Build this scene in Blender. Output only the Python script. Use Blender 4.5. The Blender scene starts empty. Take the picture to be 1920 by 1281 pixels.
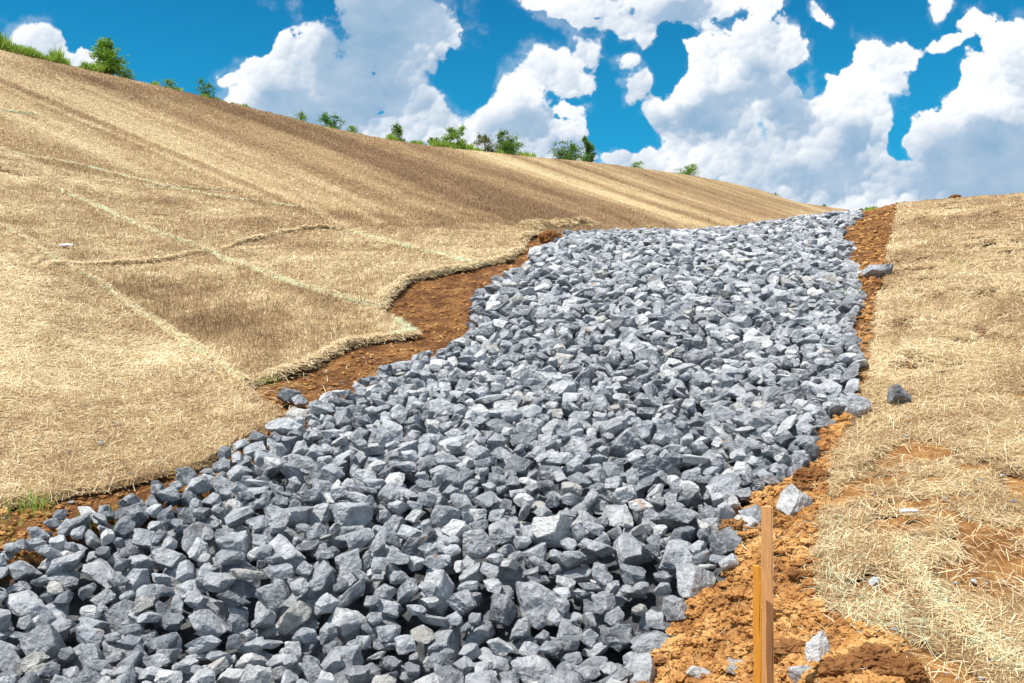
import bpy, bmesh, math, random
import numpy as np
from mathutils import Matrix, Vector, Euler

random.seed(7)
rng = np.random.default_rng(7)
R = math.radians
C = bpy.context.scene.collection
SC = bpy.context.scene

# ------------------------------------------------------------------ camera
F, CX, CY, EYE = 1700.0, 960.0, 640.5, 1.6        # focal length in photo pixels, centre, eye height
cam_d = bpy.data.cameras.new('camera')
cam = bpy.data.objects.new('camera', cam_d); C.objects.link(cam)
cam_d.sensor_width = 36.0; cam_d.lens = 36.0 * F / 1920.0
cam_d.clip_start = 0.05; cam_d.clip_end = 20000
cam.location = (0, 0, EYE); cam.rotation_euler = (R(90), 0, 0)
SC.camera = cam

# ------------------------------------------------------------------ light and exposure
SUN = Vector((-0.40, -0.26, 1.0)).normalized()     # towards the sun: high, from the left
sun_el = math.asin(SUN.z); sun_az = math.atan2(SUN.x, SUN.y)
sd = bpy.data.lights.new('sun', 'SUN'); sd.energy = 4.9; sd.angle = R(0.53); sd.color = (1.0, 0.95, 0.87)
so = bpy.data.objects.new('sun', sd); C.objects.link(so)
so.rotation_euler = (-SUN).to_track_quat('-Z', 'Y').to_euler()
SC.view_settings.view_transform = 'Standard'; SC.view_settings.look = 'None'
SC.view_settings.gamma = 1.0; SC.view_settings.use_curve_mapping = False
SC.view_settings.exposure = 0.30

W = bpy.data.worlds.new('World'); SC.world = W; W.use_nodes = True


class NT:
    """small helper for node trees"""
    def __init__(s, tree): s.t = tree; s.n = tree.nodes; s.l = tree.links
    def new(s, typ, **kw):
        n = s.n.new(typ)
        for k, v in kw.items(): setattr(n, k, v)
        return n
    def put(s, inp, v):
        if hasattr(v, 'is_output') or isinstance(v, bpy.types.NodeSocket): s.l.new(v, inp)
        else: inp.default_value = v
    def math(s, op, a, b=None, c=None, clamp=False):
        n = s.new('ShaderNodeMath', operation=op, use_clamp=clamp)
        s.put(n.inputs[0], a)
        if b is not None: s.put(n.inputs[1], b)
        if c is not None: s.put(n.inputs[2], c)
        return n.outputs[0]
    def vmath(s, op, a, b=None, out=0):
        n = s.new('ShaderNodeVectorMath', operation=op)
        s.put(n.inputs[0], a)
        if b is not None:
            if op == 'SCALE': s.put(n.inputs['Scale'], b)
            else: s.put(n.inputs[1], b)
        return n.outputs[out]
    def noise(s, vec, scale, detail=3, rough=0.5, dist=0.0, col=False, lac=2.0):
        n = s.new('ShaderNodeTexNoise')
        if vec is not None: s.l.new(vec, n.inputs['Vector'])
        n.inputs['Scale'].default_value = scale; n.inputs['Detail'].default_value = detail
        n.inputs['Roughness'].default_value = rough; n.inputs['Distortion'].default_value = dist
        n.inputs['Lacunarity'].default_value = lac
        return n.outputs['Color' if col else 'Fac']
    def ramp(s, fac, stops, interp='LINEAR'):
        n = s.new('ShaderNodeValToRGB'); n.color_ramp.interpolation = interp
        e = n.color_ramp.elements
        while len(e) < len(stops): e.new(0.5)
        for q, (p, c) in zip(e, stops):
            q.position = p; q.color = (c[0], c[1], c[2], 1) if not np.isscalar(c) else (c, c, c, 1)
        s.l.new(fac, n.inputs['Fac']); return n.outputs['Color']
    def mix(s, fac, a, b, blend='MIX'):
        n = s.new('ShaderNodeMix', data_type='RGBA', blend_type=blend, clamp_factor=True)
        s.put(n.inputs[0], fac)
        for i, v in ((6, a), (7, b)):
            if isinstance(v, tuple): v = (v[0], v[1], v[2], 1)
            s.put(n.inputs[i], v)
        return n.outputs[2]
    def maprange2(s, v, a, b, c, d):
        n = s.new('ShaderNodeMapRange', clamp=False); s.put(n.inputs[0], v)
        for i, q in ((1, a), (2, b), (3, c), (4, d)): n.inputs[i].default_value = q
        return n.outputs[0]
    def mixf(s, f, a, b):
        n = s.new('ShaderNodeMix', data_type='FLOAT'); s.put(n.inputs[0], f); s.put(n.inputs[2], a); s.put(n.inputs[3], b); return n.outputs[0]
    def maprange(s, v, a, b, c=0.0, d=1.0, smooth=False):
        n = s.new('ShaderNodeMapRange', interpolation_type='SMOOTHSTEP' if smooth else 'LINEAR', clamp=True)
        s.put(n.inputs[0], v)
        for i, q in ((1, a), (2, b), (3, c), (4, d)): n.inputs[i].default_value = q
        return n.outputs[0]


# directions of the clouds, as hundredths of (azimuth, elevation) tangents
CLOUDS = [(70, 90, 55, 42), (120, 112, 66, 30), (150, 130, 50, 22),
          (545, 110, 62, 62), (602, 90, 48, 52), (500, 135, 50, 40), (580, 170, 110, 75), (660, 205, 90, 55), (430, 150, 20, 14, 0, .5), (490, 185, 60, 46), (560, 215, 110, 50), (530, 85, 45, 40), (640, 240, 110, 50),
          (700, 60, 72, 95), (760, 40, 85, 80), (815, 62, 40, 45), (690, 165, 105, 75), (690, 0, 60, 50), (770, 130, 32, 60, 20),
          (800, 208, 60, 36), (760, 235, 80, 42), (700, 240, 90, 34), (600, 215, 60, 30), (850, 250, 90, 34),
          (920, 225, 62, 42), (980, 185, 72, 52, -40), (1010, 130, 40, 42), (1060, 135, 62, 42, -20), (1112, 98, 42, 34, -30), (1075, 150, 46, 26),
          (960, 250, 110, 52), (1045, 262, 62, 40), (1010, 300, 110, 50), (900, 285, 120, 40), (1062, 212, 30, 22, 0, .6),
          (1010, 5, 48, 14), (1110, 12, 90, 30), (1190, 55, 34, 34, 30), (1160, 40, 60, 16), (1270, 10, 120, 34), (1350, 10, 70, 26), (1440, 10, 38, 30), (1178, 118, 18, 16, 0, .5),
          (1205, 150, 26, 22), (1190, 175, 26, 30), (1235, 212, 42, 36), (1290, 190, 66, 60), (1330, 110, 44, 66), (1380, 165, 80, 82), (1410, 110, 62, 62),
          (1470, 95, 56, 52), (1450, 180, 90, 100), (1340, 235, 110, 55), (1330, 290, 90, 60), (1430, 290, 120, 90), (1210, 300, 60, 34), (1160, 295, 36, 22), (1250, 320, 70, 40),
          (1640, 110, 56, 48), (1700, 105, 46, 32), (1600, 165, 72, 62), (1680, 150, 38, 40), (1550, 240, 110, 80), (1640, 230, 55, 100), (1560, 330, 170, 80), (1700, 340, 110, 46),
          (1840, 150, 46, 62), (1900, 120, 60, 90), (1830, 215, 80, 55), (1770, 250, 72, 56), (1740, 290, 70, 60), (1850, 290, 130, 100), (1960, 200, 110, 130),
          (1790, 72, 50, 14, -12), (1838, 40, 42, 26), (1880, 60, 50, 22), (1757, 22, 22, 32, 0, .7), (1545, 32, 13, 36, -20, .55),
          (1440, 60, 40, 22), (1230, 350, 90, 22), (1560, 375, 330, 62), (1900, 360, 260, 100),
          (-380, 60, 260, 120), (-800, 220, 400, 200), (-1500, 100, 600, 300), (2350, 250, 260, 170), (2700, 0, 400, 260), (3500, 100, 600, 350), (600, -420, 460, 130), (1500, -520, 500, 200), (-300, -600, 600, 260), (2800, -700, 700, 300), (800, -1100, 900, 380), (-1200, -1300, 900, 500), (2600, -1600, 1000, 600), (600, -2100, 1000, 450), (-1500, -2400, 1000, 400)]  # clouds out of view, more added to make the sky light whiter
GREYS = [(700, 70, 80, 130, 0, 1.4), (770, 40, 60, 60, 0, 1.3), (690, 190, 70, 50), (1380, 185, 80, 32, -20), (1330, 228, 90, 26), (975, 235, 70, 42, -10), (1480, 190, 40, 60),
         (1800, 315, 110, 56), (1880, 290, 100, 60), (1740, 345, 130, 34), (1900, 350, 120, 40), (570, 205, 60, 30), (1600, 270, 60, 40), (1270, 30, 80, 16), (1560, 330, 110, 40), (1860, 345, 190, 60), (1700, 360, 80, 30), (1440, 150, 40, 40), (540, 190, 60, 30), (640, 130, 40, 60), (1060, 285, 40, 20)]


# ------------------------------------------------------------------ numeric noise
def _hash(ix, iy, iz, seed):
    h = (ix.astype(np.int64) * 374761393 + iy.astype(np.int64) * 668265263 + iz.astype(np.int64) * 2147483647 + seed * 1274126177) & 0xffffffff
    h = ((h ^ (h >> 13)) * 1274126177) & 0xffffffff
    h = ((h ^ (h >> 16)) * 2246822519) & 0xffffffff
    return ((h ^ (h >> 15)) & 0xffffff) / float(0xffffff)

def vnoise3(x, y, z, seed=0):
    ix, iy, iz = np.floor(x).astype(int), np.floor(y).astype(int), np.floor(z).astype(int)
    fx, fy, fz = x - ix, y - iy, z - iz
    u, v, w = (t * t * (3 - 2 * t) for t in (fx, fy, fz))
    r = 0
    for a in (0, 1):
        for b in (0, 1):
            for c in (0, 1):
                r = r + _hash(ix + a, iy + b, iz + c, seed) * (u if a else 1 - u) * (v if b else 1 - v) * (w if c else 1 - w)
    return r * 2 - 1

def vnoise2(x, y, seed=0):
    ix, iy = np.floor(x).astype(int), np.floor(y).astype(int)
    fx, fy = x - ix, y - iy
    u, v = fx * fx * (3 - 2 * fx), fy * fy * (3 - 2 * fy)
    o = np.zeros_like(ix)
    r = (_hash(ix, iy, o, seed) * (1 - u) + _hash(ix + 1, iy, o, seed) * u) * (1 - v) + (_hash(ix, iy + 1, o, seed) * (1 - u) + _hash(ix + 1, iy + 1, o, seed) * u) * v
    return r * 2 - 1

def fbm2(x, y, seed=0, octv=4, gain=0.5):
    r, a, s = 0, 1.0, 0
    for k in range(octv):
        r = r + a * vnoise2(x * 2 ** k + 17.3 * k, y * 2 ** k - 9.1 * k, seed + k); s += a; a *= gain
    return r / s

GAPS = [(1258, 125, 42, 62), (1185, 245, 52, 62, 20), (1150, 190, 36, 60), (1505, 140, 30, 55), (1550, 90, 45, 40), (1690, 262, 20, 62), (1765, 130, 50, 40), (1690, 40, 80, 40), (870, 150, 50, 60),
        (1225, 100, 20, 30), (1120, 250, 30, 40), (705, 142, 10, 12, 0, .5), (720, 212, 14, 7, 0, .5), (470, 60, 60, 50), (1290, 60, 60, 14), (1075, 190, 14, 10), (1160, 85, 22, 22)]

def worley2(x, y, seed):
    ix, iy = np.floor(x).astype(int), np.floor(y).astype(int); d = np.full(x.shape, 9.0); o = np.zeros_like(ix)
    for a in (-1, 0, 1):
        for b in (-1, 0, 1):
            qx = ix + a + _hash(ix + a, iy + b, o, seed); qy = iy + b + _hash(ix + a, iy + b, o, seed + 1)
            d = np.minimum(d, (x - qx) ** 2 + (y - qy) ** 2)
    return np.sqrt(d)

def blob_field(X, Y, blobs):
    """soft ellipses melted together: 1 in a middle, 0 on the rim"""
    acc = np.full(X.shape, -3.0)
    for b in blobs:
        x, y, rx, ry = b[:4]; rot = R(b[4]) if len(b) > 4 else 0.0; amp = b[5] if len(b) > 5 else 1.0
        c, s_ = math.cos(rot), math.sin(rot); u = ((X - x) * c + (Y - y) * s_) / rx; v = (-(X - x) * s_ + (Y - y) * c) / ry
        f = amp * (1 - np.sqrt(u * u + v * v)); h = np.clip(0.5 + 0.5 * (f - acc) / 0.14, 0, 1)
        acc = acc * (1 - h) + f * h + 0.14 * h * (1 - h)
    return acc

def clouds(x0, x1, y0, y1, nx, ny):
    """cover and brightness of the cumulus over a window of sky directions"""
    X, Y = np.meshgrid(np.linspace(x0, x1, nx), np.linspace(y0, y1, ny)); step = (x1 - x0) / nx
    wx = 42 * fbm2(X / 110, Y / 110, 201, 3) + 12 * fbm2(X / 26, Y / 26, 205, 3); wy = 36 * fbm2(X / 110 + 31, Y / 110, 211, 3) + 12 * fbm2(X / 26, Y / 26 + 9, 215, 3)
    U, V = X + wx * .55, Y + wy * .55
    fld = blob_field(U, V, CLOUDS)
    U2, V2 = X + 8 * fbm2(X / 18, Y / 18, 221, 3), Y + 8 * fbm2(X / 18 + 7, Y / 18, 225, 3)
    puff = 0.50 * (0.55 - worley2(U2 / 46, V2 / 46, 231)) + 0.30 * (0.55 - worley2(U2 / 22, V2 / 22, 233)) + 0.18 * (0.55 - worley2(U2 / 10.5, V2 / 10.5, 235)) + 0.04 * (0.55 - worley2(U2 / 5.2, V2 / 5.2, 237))
    rag = fbm2(X / 60, Y / 60, 241, 8, .60)
    D = fld + 0.44 * puff + 0.26 * (0.55 - worley2(U / 85, V / 85, 239)) + 0.92 * rag + 0.02 - 0.95 * np.clip(blob_field(U + 14 * rag, V - 14 * rag, GAPS) + 0.20, 0, 1)
    soft = 0.11 + 0.42 * np.clip(fbm2(X / 130, Y / 130, 251, 2) + .15, 0, 1)
    cover = np.clip((D + 0.02) / (soft * 1.6), 0, 1); cover = cover * cover * (3 - 2 * cover)
    veil = np.clip((D + 0.36) / 0.5, 0, 1) ** 2 * 0.22 * np.clip(0.6 + 1.4 * rag, 0, 1.4)
    # relief of the puffs, lit from above left
    pl = 0.60 * (0.55 - worley2(U2 / 46, V2 / 46, 231)) + 0.34 * (0.55 - worley2(U2 / 22, V2 / 22, 233)) + 0.10 * (0.55 - worley2(U2 / 10.5, V2 / 10.5, 235))
    Hh = 58 * np.sqrt(np.clip(fld + .25 * puff + .30 * fbm2(X / 60, Y / 60, 241, 3, .55), 0, 1.1)) + 26 * pl
    for _ in range(max(2, int(round(34 / step)))):
        b = np.pad(Hh, 1, mode='edge'); Hh = (b[:-2, 1:-1] + b[2:, 1:-1] + b[1:-1, :-2] + b[1:-1, 2:] + 4 * b[1:-1, 1:-1]) / 8
    gy, gx = np.gradient(Hh, step)
    nrm = np.sqrt(gx * gx + gy * gy + 1); dif = (gx * 0.50 + gy * 0.78 + 0.60) / nrm
    # light lost on the way through the cloud above left
    occ = np.zeros(X.shape)
    for k, wgt in ((6, .9), (14, .9), (28, 1.0), (50, 1.0), (80, .8)):
        sx, sy = int(round(k * .50 / step)), int(round(k * .85 / step))
        sh = np.roll(np.roll(np.clip(D, 0, .8), sy, 0), sx, 1); sh[:max(1, sy)] = sh[max(1, sy)]; occ += wgt * sh
    gry = np.clip((blob_field(X + wx, Y + wy, GREYS) + 0.35) / 1.0, 0, 1); gry = gry * gry * (3 - 2 * gry)
    lit = 0.90 + 0.30 * dif - 0.17 * occ - 0.50 * gry * (0.85 + 0.2 * rag) + 0.26 * fbm2(X / 120, Y / 90, 261, 4, .42) + 0.03 * (puff - pl) + 0.16 * (1 - np.clip(D / .3, 0, 1))
    if step < 3:
        # build the heaps out of many round puffs, big ones first, each lit from above left
        r = np.random.default_rng(909)
        base = blob_field(U, V, CLOUDS) + 0.30 * fbm2(X / 60, Y / 60, 241, 4, .55) - 0.95 * np.clip(blob_field(U + 14 * rag, V - 14 * rag, GAPS) + 0.20, 0, 1)
        cov = np.zeros(X.shape); col = np.full(X.shape, 0.9)
        tone = 0.80 - 0.11 * occ - 0.60 * gry + 0.50 * fbm2(X / 130, Y / 90, 261, 3, .5)
        warp = 0.55 * rag + 0.22 * fbm2(X / 14, Y / 14, 271, 4, .6)
        for n, ra, rb, bias, opq in ((800, 30, 55, .26, .80), (2200, 16, 32, .15, .72), (3200, 9, 18, .07, .42), (3500, 5, 9, .02, .22)):
            jj = r.integers(0, ny, n * 6); ii = r.integers(0, nx, n * 6); f = base[jj, ii]
            ok = (f > bias) & ((r.random(n * 6) < np.exp(-np.clip(f - bias, 0, 1) * (2.2 if ra < 15 else 0.6))))
            for j, i in list(zip(jj[ok], ii[ok]))[:n]:
                rad = r.uniform(ra, rb) * min(1.0, 0.45 + 1.8 * max(0, base[j, i] - bias)); k = int(rad * 1.35 / step) + 1
                j0, j1, i0, i1 = max(0, j - k), min(ny, j + k + 1), max(0, i - k), min(nx, i + k + 1)
                dy, dx = np.mgrid[j0 - j:j1 - j, i0 - i:i1 - i] * (step / rad)
                rho = np.sqrt(dx * dx + dy * dy * 1.15) + 0.45 * warp[j0:j1, i0:i1]
                a = np.clip((1 - rho) / 0.42, 0, 1); a = a * a * (3 - 2 * a) * opq
                nz = np.sqrt(np.clip(1 - dx * dx - dy * dy, 0, 1))
                sh = tone[j, i] + 0.33 * (-0.50 * dx - 0.80 * dy + 0.30 * nz) + r.normal(0, .015)
                col[j0:j1, i0:i1] = col[j0:j1, i0:i1] * (1 - a) + sh * a; cc = cov[j0:j1, i0:i1]; cov[j0:j1, i0:i1] = cc + (1 - cc) * np.minimum(1, a * 1.25)
        fine = base + 0.42 * puff + 0.50 * fbm2(X / 22, Y / 22, 281, 6, .62)
        e = np.clip((fine + 0.06) / (0.15 + 0.45 * np.clip(fbm2(X / 90, Y / 90, 295, 2) + .1, 0, 1)), 0, 1); cov = np.clip(cov * 1.05, 0, 1) * e * e * (3 - 2 * e)
        low_ = 0.14 + 0.16 * fbm2(X / 50, Y / 34, 291, 4, .5); col = np.where(col < low_ + .12, low_ + .12 * np.exp(np.minimum(0, (col - low_ - .12) / .12)), col) + 0.08 * (1 - cov) + 0.10 * rag
        return np.clip(np.maximum(cov, veil * .7), 0, 1), np.clip(col, 0, 1)
    return np.clip(np.maximum(cover, veil), 0, 1), np.clip(lit, 0, 1)

def sky_chart(name, win, nx, ny):
    cov, lit = clouds(*win, nx, ny)
    im = bpy.data.images.new(name, nx, ny, alpha=False, float_buffer=False); im.colorspace_settings.name = 'Non-Color'
    px = np.ones((ny, nx, 4), np.float32); px[..., 0] = cov[::-1]; px[..., 1] = lit[::-1]; px[..., 2] = 0
    im.pixels.foreach_set(px.ravel()); im.update(); im.pack(); return im

def build_world():
    q = NT(W.node_tree); q.n.clear()
    out = q.new('ShaderNodeOutputWorld'); bg = q.new('ShaderNodeBackground')
    tc = q.new('ShaderNodeTexCoord'); D = tc.outputs['Generated']
    sky = q.new('ShaderNodeTexSky', sky_type='NISHITA', sun_disc=False)
    sky.sun_elevation = sun_el; sky.sun_rotation = sun_az
    sky.altitude = 300; sky.air_density = 1.0; sky.dust_density = 0.3; sky.ozone_density = 3.0
    sx = q.new('ShaderNodeSeparateXYZ'); q.l.new(D, sx.inputs[0])
    yy = q.math('MAXIMUM', q.math('ABSOLUTE', sx.outputs[1]), 0.12)
    U = q.math('MULTIPLY_ADD', q.math('DIVIDE', sx.outputs[0], yy), F, CX)
    V = q.math('MULTIPLY_ADD', q.math('DIVIDE', sx.outputs[2], yy), -F, CY)
    def chart(im, win):
        t = q.new('ShaderNodeTexImage', interpolation='Cubic', extension='MIRROR'); t.image = im
        c = q.new('ShaderNodeCombineXYZ')
        q.l.new(q.maprange2(U, win[0], win[1], 0, 1), c.inputs[0]); q.l.new(q.maprange2(V, win[3], win[2], 0, 1), c.inputs[1])
        q.l.new(c.outputs[0], t.inputs[0]); s = q.new('ShaderNodeSeparateColor'); q.l.new(t.outputs[0], s.inputs[0]); return s.outputs[0], s.outputs[1]
    wa, wb = (-220, 2140, -160, 460), (-2400, 4300, -2600, 640)
    ca, la = chart(sky_chart('cumulus_near', wa, 1900, 500), wa); cb, lb = chart(sky_chart('cumulus_wide', wb, 840, 406), wb)
    inA = q.math('MULTIPLY', q.math('MULTIPLY', q.math('GREATER_THAN', U, wa[0] + 5), q.math('LESS_THAN', U, wa[1] - 5)),
                 q.math('MULTIPLY', q.math('MULTIPLY', q.math('GREATER_THAN', V, wa[2] + 5), q.math('LESS_THAN', V, wa[3] - 5)), q.math('GREATER_THAN', sx.outputs[1], 0.0)))
    cov = q.mixf(inA, cb, ca); lit = q.mixf(inA, lb, la)
    ccol = q.ramp(lit, [(0.0, (0.21, 0.36, 0.52)), (0.25, (0.36, 0.47, 0.60)), (0.5, (0.56, 0.63, 0.71)), (0.74, (0.77, 0.80, 0.84)), (1.0, (0.92, 0.92, 0.92))])
    hs = q.mix(1.0, sky.outputs[0], (0.045, 0.60, 0.80), 'MULTIPLY')          # polarised deep blue, as photographed
    skyc = q.vmath('SCALE', hs, 0.117)
    low = q.mix(q.maprange(sx.outputs[2], 0.02, 0.38, 0.75, 0.0), skyc, (0.03, 0.41, 0.67))
    col = q.mix(cov, low, ccol)
    q.l.new(col, bg.inputs['Color']); bg.inputs['Strength'].default_value = 1.0
    q.l.new(bg.outputs[0], out.inputs[0])
    W.cycles.sampling_method = 'MANUAL'; W.cycles.sample_map_resolution = 512
build_world()

# ------------------------------------------------------------------ the lie of the land
# each row of the survey: bearing (photo column), then twelve (elevation row, distance) pairs from near to far
SURVEY = {
    -800: [(1281, 4.4), (1100, 5.0), (950, 5.6), (800, 6.5), (650, 7.7), (500, 9.4), (400, 10.8), (300, 12.6), (200, 15), (110, 17.5), (20, 20), (-60, 22)],
    0: [(1281, 4.3), (1100, 4.9), (950, 5.6), (800, 6.8), (650, 8.5), (520, 10.7), (430, 13), (360, 15.5), (290, 18.5), (220, 22), (155, 26), (99, 30)],
    300: [(1281, 4.3), (1100, 5.0), (950, 5.8), (800, 7.2), (650, 9.4), (520, 12), (435, 14.6), (380, 17.5), (320, 21.5), (260, 26.5), (205, 32), (164, 37)],
    600: [(1281, 4.4), (1100, 5.0), (950, 5.8), (800, 7.2), (650, 9.4), (520, 12.4), (435, 16), (390, 20), (350, 25), (310, 31), (270, 39), (241, 46)],
    900: [(1281, 4.4), (1100, 5.0), (950, 5.8), (800, 7.2), (650, 9.4), (520, 12.6), (435, 17), (410, 21.5), (380, 28), (345, 37), (312, 48), (288, 58)],
    1100: [(1281, 4.4), (1100, 5.0), (950, 5.8), (800, 7.2), (650, 9.3), (520, 12.6), (443, 17.3), (450, 21), (415, 30), (375, 43), (340, 57), (310, 74)],
    1300: [(1281, 4.2), (1100, 4.8), (950, 5.6), (800, 7.1), (650, 9.2), (520, 12.5), (441, 18.3), (448, 23), (425, 33), (395, 50), (365, 72), (338, 98)],
    1450: [(1281, 3.8), (1100, 4.4), (950, 5.3), (800, 6.8), (650, 8.9), (520, 12.2), (422, 20), (430, 26), (420, 40), (410, 60), (392, 90), (371, 125)],
    1540: [(1281, 3.6), (1100, 4.2), (950, 5.1), (800, 6.5), (650, 8.6), (520, 11.9), (410, 21.5), (420, 28), (420, 45), (415, 75), (407, 115), (398, 160)],
    1610: [(1281, 3.5), (1100, 4.15), (950, 5.0), (800, 6.4), (650, 8.4), (520, 11.6), (403, 22), (412, 28), (415, 45), (415, 75), (412, 115), (408, 160)],
    1680: [(1281, 3.5), (1100, 4.1), (950, 4.9), (800, 6.2), (650, 8.1), (520, 11.2), (382, 22), (392, 28), (400, 45), (405, 75), (405, 115), (405, 160)],
    1800: [(1281, 3.5), (1100, 4.1), (950, 4.8), (800, 6.0), (650, 7.9), (520, 10.6), (373, 20.5), (382, 28), (392, 45), (400, 75), (405, 115), (405, 160)],
    1920: [(1281, 3.5), (1100, 4.1), (950, 4.8), (800, 5.9), (650, 7.6), (520, 10.2), (363, 19.5), (375, 28), (390, 45), (400, 75), (405, 115), (405, 160)],
    2700: [(1281, 3.5), (1100, 4.0), (950, 4.6), (800, 5.6), (650, 7.0), (520, 9.0), (335, 17.5), (350, 26), (380, 45), (400, 75), (405, 115), (405, 160)],
}

def pchip(x, y, xi):
    x = np.asarray(x, float); y = np.asarray(y, float); h = np.diff(x); d = np.diff(y) / h
    m = np.zeros_like(y)
    for i in range(1, len(x) - 1):
        if d[i - 1] * d[i] > 0:
            w1, w2 = 2 * h[i] + h[i - 1], h[i] + 2 * h[i - 1]
            m[i] = (w1 + w2) / (w1 / d[i - 1] + w2 / d[i])
    m[0], m[-1] = d[0], d[-1]
    k = np.clip(np.searchsorted(x, xi) - 1, 0, len(h) - 1); t = np.clip((xi - x[k]) / h[k], 0, 1)
    return ((1 + 2 * t) * (1 - t) ** 2 * y[k] + t * (1 - t) ** 2 * h[k] * m[k] + t * t * (3 - 2 * t) * y[k + 1] + t * t * (t - 1) * h[k] * m[k + 1])

NC, NY = 176, 420
COLS = np.linspace(-800, 2700, NC)
LY0, LY1 = math.log(0.5), math.log(4000)
LYS = np.linspace(LY0, LY1, NY)
_k = sorted(SURVEY)
_rows = np.array([[p[0] for p in SURVEY[k]] for k in _k], float); _dep = np.array([[p[1] for p in SURVEY[k]] for k in _k], float)
crow = np.array([pchip(_k, _rows[:, j], COLS) for j in range(12)]); cdep = np.exp(np.array([pchip(_k, np.log(_dep[:, j]), COLS) for j in range(12)]))
# the ridge line, surveyed more closely
RIDGE = [(-800, -60), (0, 99), (150, 132), (250, 154), (330, 173), (430, 198), (500, 214), (600, 241), (700, 263), (800, 279), (900, 289), (1000, 301), (1100, 311),
         (1200, 324), (1300, 339), (1380, 354), (1450, 371), (1540, 398), (1610, 408), (2700, 405)]
crow[11] = np.interp(COLS, [a for a, _ in RIDGE], [b for _, b in RIDGE])
ZT = np.zeros((NC, NY))
for i in range(NC):
    zs = EYE + cdep[:, i] * (CY - crow[:, i]) / F
    r0 = cdep[-1, i]; zr = zs[-1]
    xs = np.concatenate([[0.5, 1.6], cdep[:, i], [r0 * 1.06, r0 * 1.5, r0 * 3, 4000]])
    ys = np.concatenate([[-0.05, 0.0 if zs[0] > 0 else -0.04], zs, [zr + .02, zr - .06 * r0, zr * 0.4, 0.0]])
    ZT[i] = pchip(np.log(xs), ys, LYS)
def _smooth(a, axis, n):
    for _ in range(n):
        b = np.take(a, [0] + list(range(a.shape[axis])) + [a.shape[axis] - 1], axis=axis)
        if axis == 0: a = .25 * b[:-2] + .5 * b[1:-1] + .25 * b[2:]
        else: a = .25 * b[:, :-2] + .5 * b[:, 1:-1] + .25 * b[:, 2:]
    return a
ZT = _smooth(ZT, 0, 3)
TH0, TH1 = math.atan((-800 - CX) / F), math.atan((2700 - CX) / F)

def land(X, Y):
    """height of the finished ground at a place"""
    X = np.asarray(X, float); Y = np.asarray(Y, float)
    th = np.arctan2(X, Y); r = np.hypot(X, Y); tc = np.clip(th, TH0, TH1)
    c = (CX + F * np.tan(tc) - COLS[0]) / (COLS[1] - COLS[0]); ly = (np.log(np.clip(r * np.cos(tc), 0.5, 3999)) - LY0) / (LYS[1] - LYS[0])
    i = np.clip(np.floor(c).astype(int), 0, NC - 2); j = np.clip(np.floor(ly).astype(int), 0, NY - 2)
    u = np.clip(c - i, 0, 1); v = np.clip(ly - j, 0, 1)
    z = (ZT[i, j] * (1 - v) + ZT[i, j + 1] * v) * (1 - u) + (ZT[i + 1, j] * (1 - v) + ZT[i + 1, j + 1] * v) * u
    w = np.clip((np.abs(th) - 0.95) / 1.0, 0, 1); w = w * w * (3 - 2 * w)
    return z * (1 - w) - 0.05 * w

def project(X, Y, Z):
    Y = np.maximum(Y, 1e-3); return CX + F * X / Y, CY - F * (Z - EYE) / Y

def ground_at(px, row, y0=2.2, y1=260):
    """the place where the line of sight of a bearing and elevation first meets the land"""
    ys = np.exp(np.linspace(math.log(y0), math.log(y1), 900)); xs = (px - CX) / F * ys
    rr = project(xs, ys, land(xs, ys))[1]
    hit = np.nonzero(rr <= row)[0]
    if len(hit) == 0: k = int(np.argmin(rr)); return xs[k], ys[k]
    k = hit[0]
    if k == 0: return xs[0], ys[0]
    t = (rr[k - 1] - row) / max(rr[k - 1] - rr[k], 1e-6); y = ys[k - 1] + t * (ys[k] - ys[k - 1])
    return (px - CX) / F * y, y

def outline(pts, closed=True):
    """survey outline -> ground polygon (x, y); a third value fixes the distance"""
    out = []; n = len(pts)
    for i in range(n if closed else n - 1):
        a, b = pts[i], pts[(i + 1) % n]
        L = math.hypot(a[0] - b[0], a[1] - b[1]); m = max(1, int(L / 25))
        for k in range(m):
            t = k / m; px = a[0] + (b[0] - a[0]) * t; rw = a[1] + (b[1] - a[1]) * t
            if len(a) > 2 and len(b) > 2:
                y = math.exp(math.log(a[2]) * (1 - t) + math.log(b[2]) * t); out.append(((px - CX) / F * y, y))
            elif len(a) > 2 and k == 0: out.append(((px - CX) / F * a[2], a[2]))
            else: out.append(ground_at(px, rw))
    if not closed:
        a = pts[-1]; out.append(((a[0] - CX) / F * a[2], a[2]) if len(a) > 2 else ground_at(a[0], a[1]))
    return np.array(out)

def inside(poly, X, Y):
    X = np.asarray(X); Y = np.asarray(Y); r = np.zeros(X.shape, bool); n = len(poly); j = n - 1
    bb = (X >= poly[:, 0].min()) & (X <= poly[:, 0].max()) & (Y >= poly[:, 1].min()) & (Y <= poly[:, 1].max())
    x, y = X[bb], Y[bb]; q = np.zeros(x.shape, bool)
    for i in range(n):
        xi, yi = poly[i]; xj, yj = poly[j]
        if yi != yj: q ^= ((yi > y) != (yj > y)) & (x < (xj - xi) * (y - yi) / (yj - yi) + xi)
        j = i
    r[bb] = q; return r

def seg_dist(line, X, Y):
    d = np.full(X.shape, 1e9)
    for (ax, ay), (bx, by) in zip(line[:-1], line[1:]):
        vx, vy = bx - ax, by - ay; L = vx * vx + vy * vy + 1e-12
        t = np.clip(((X - ax) * vx + (Y - ay) * vy) / L, 0, 1)
        d = np.minimum(d, (X - ax - t * vx) ** 2 + (Y - ay - t * vy) ** 2)
    return np.sqrt(d)

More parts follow.
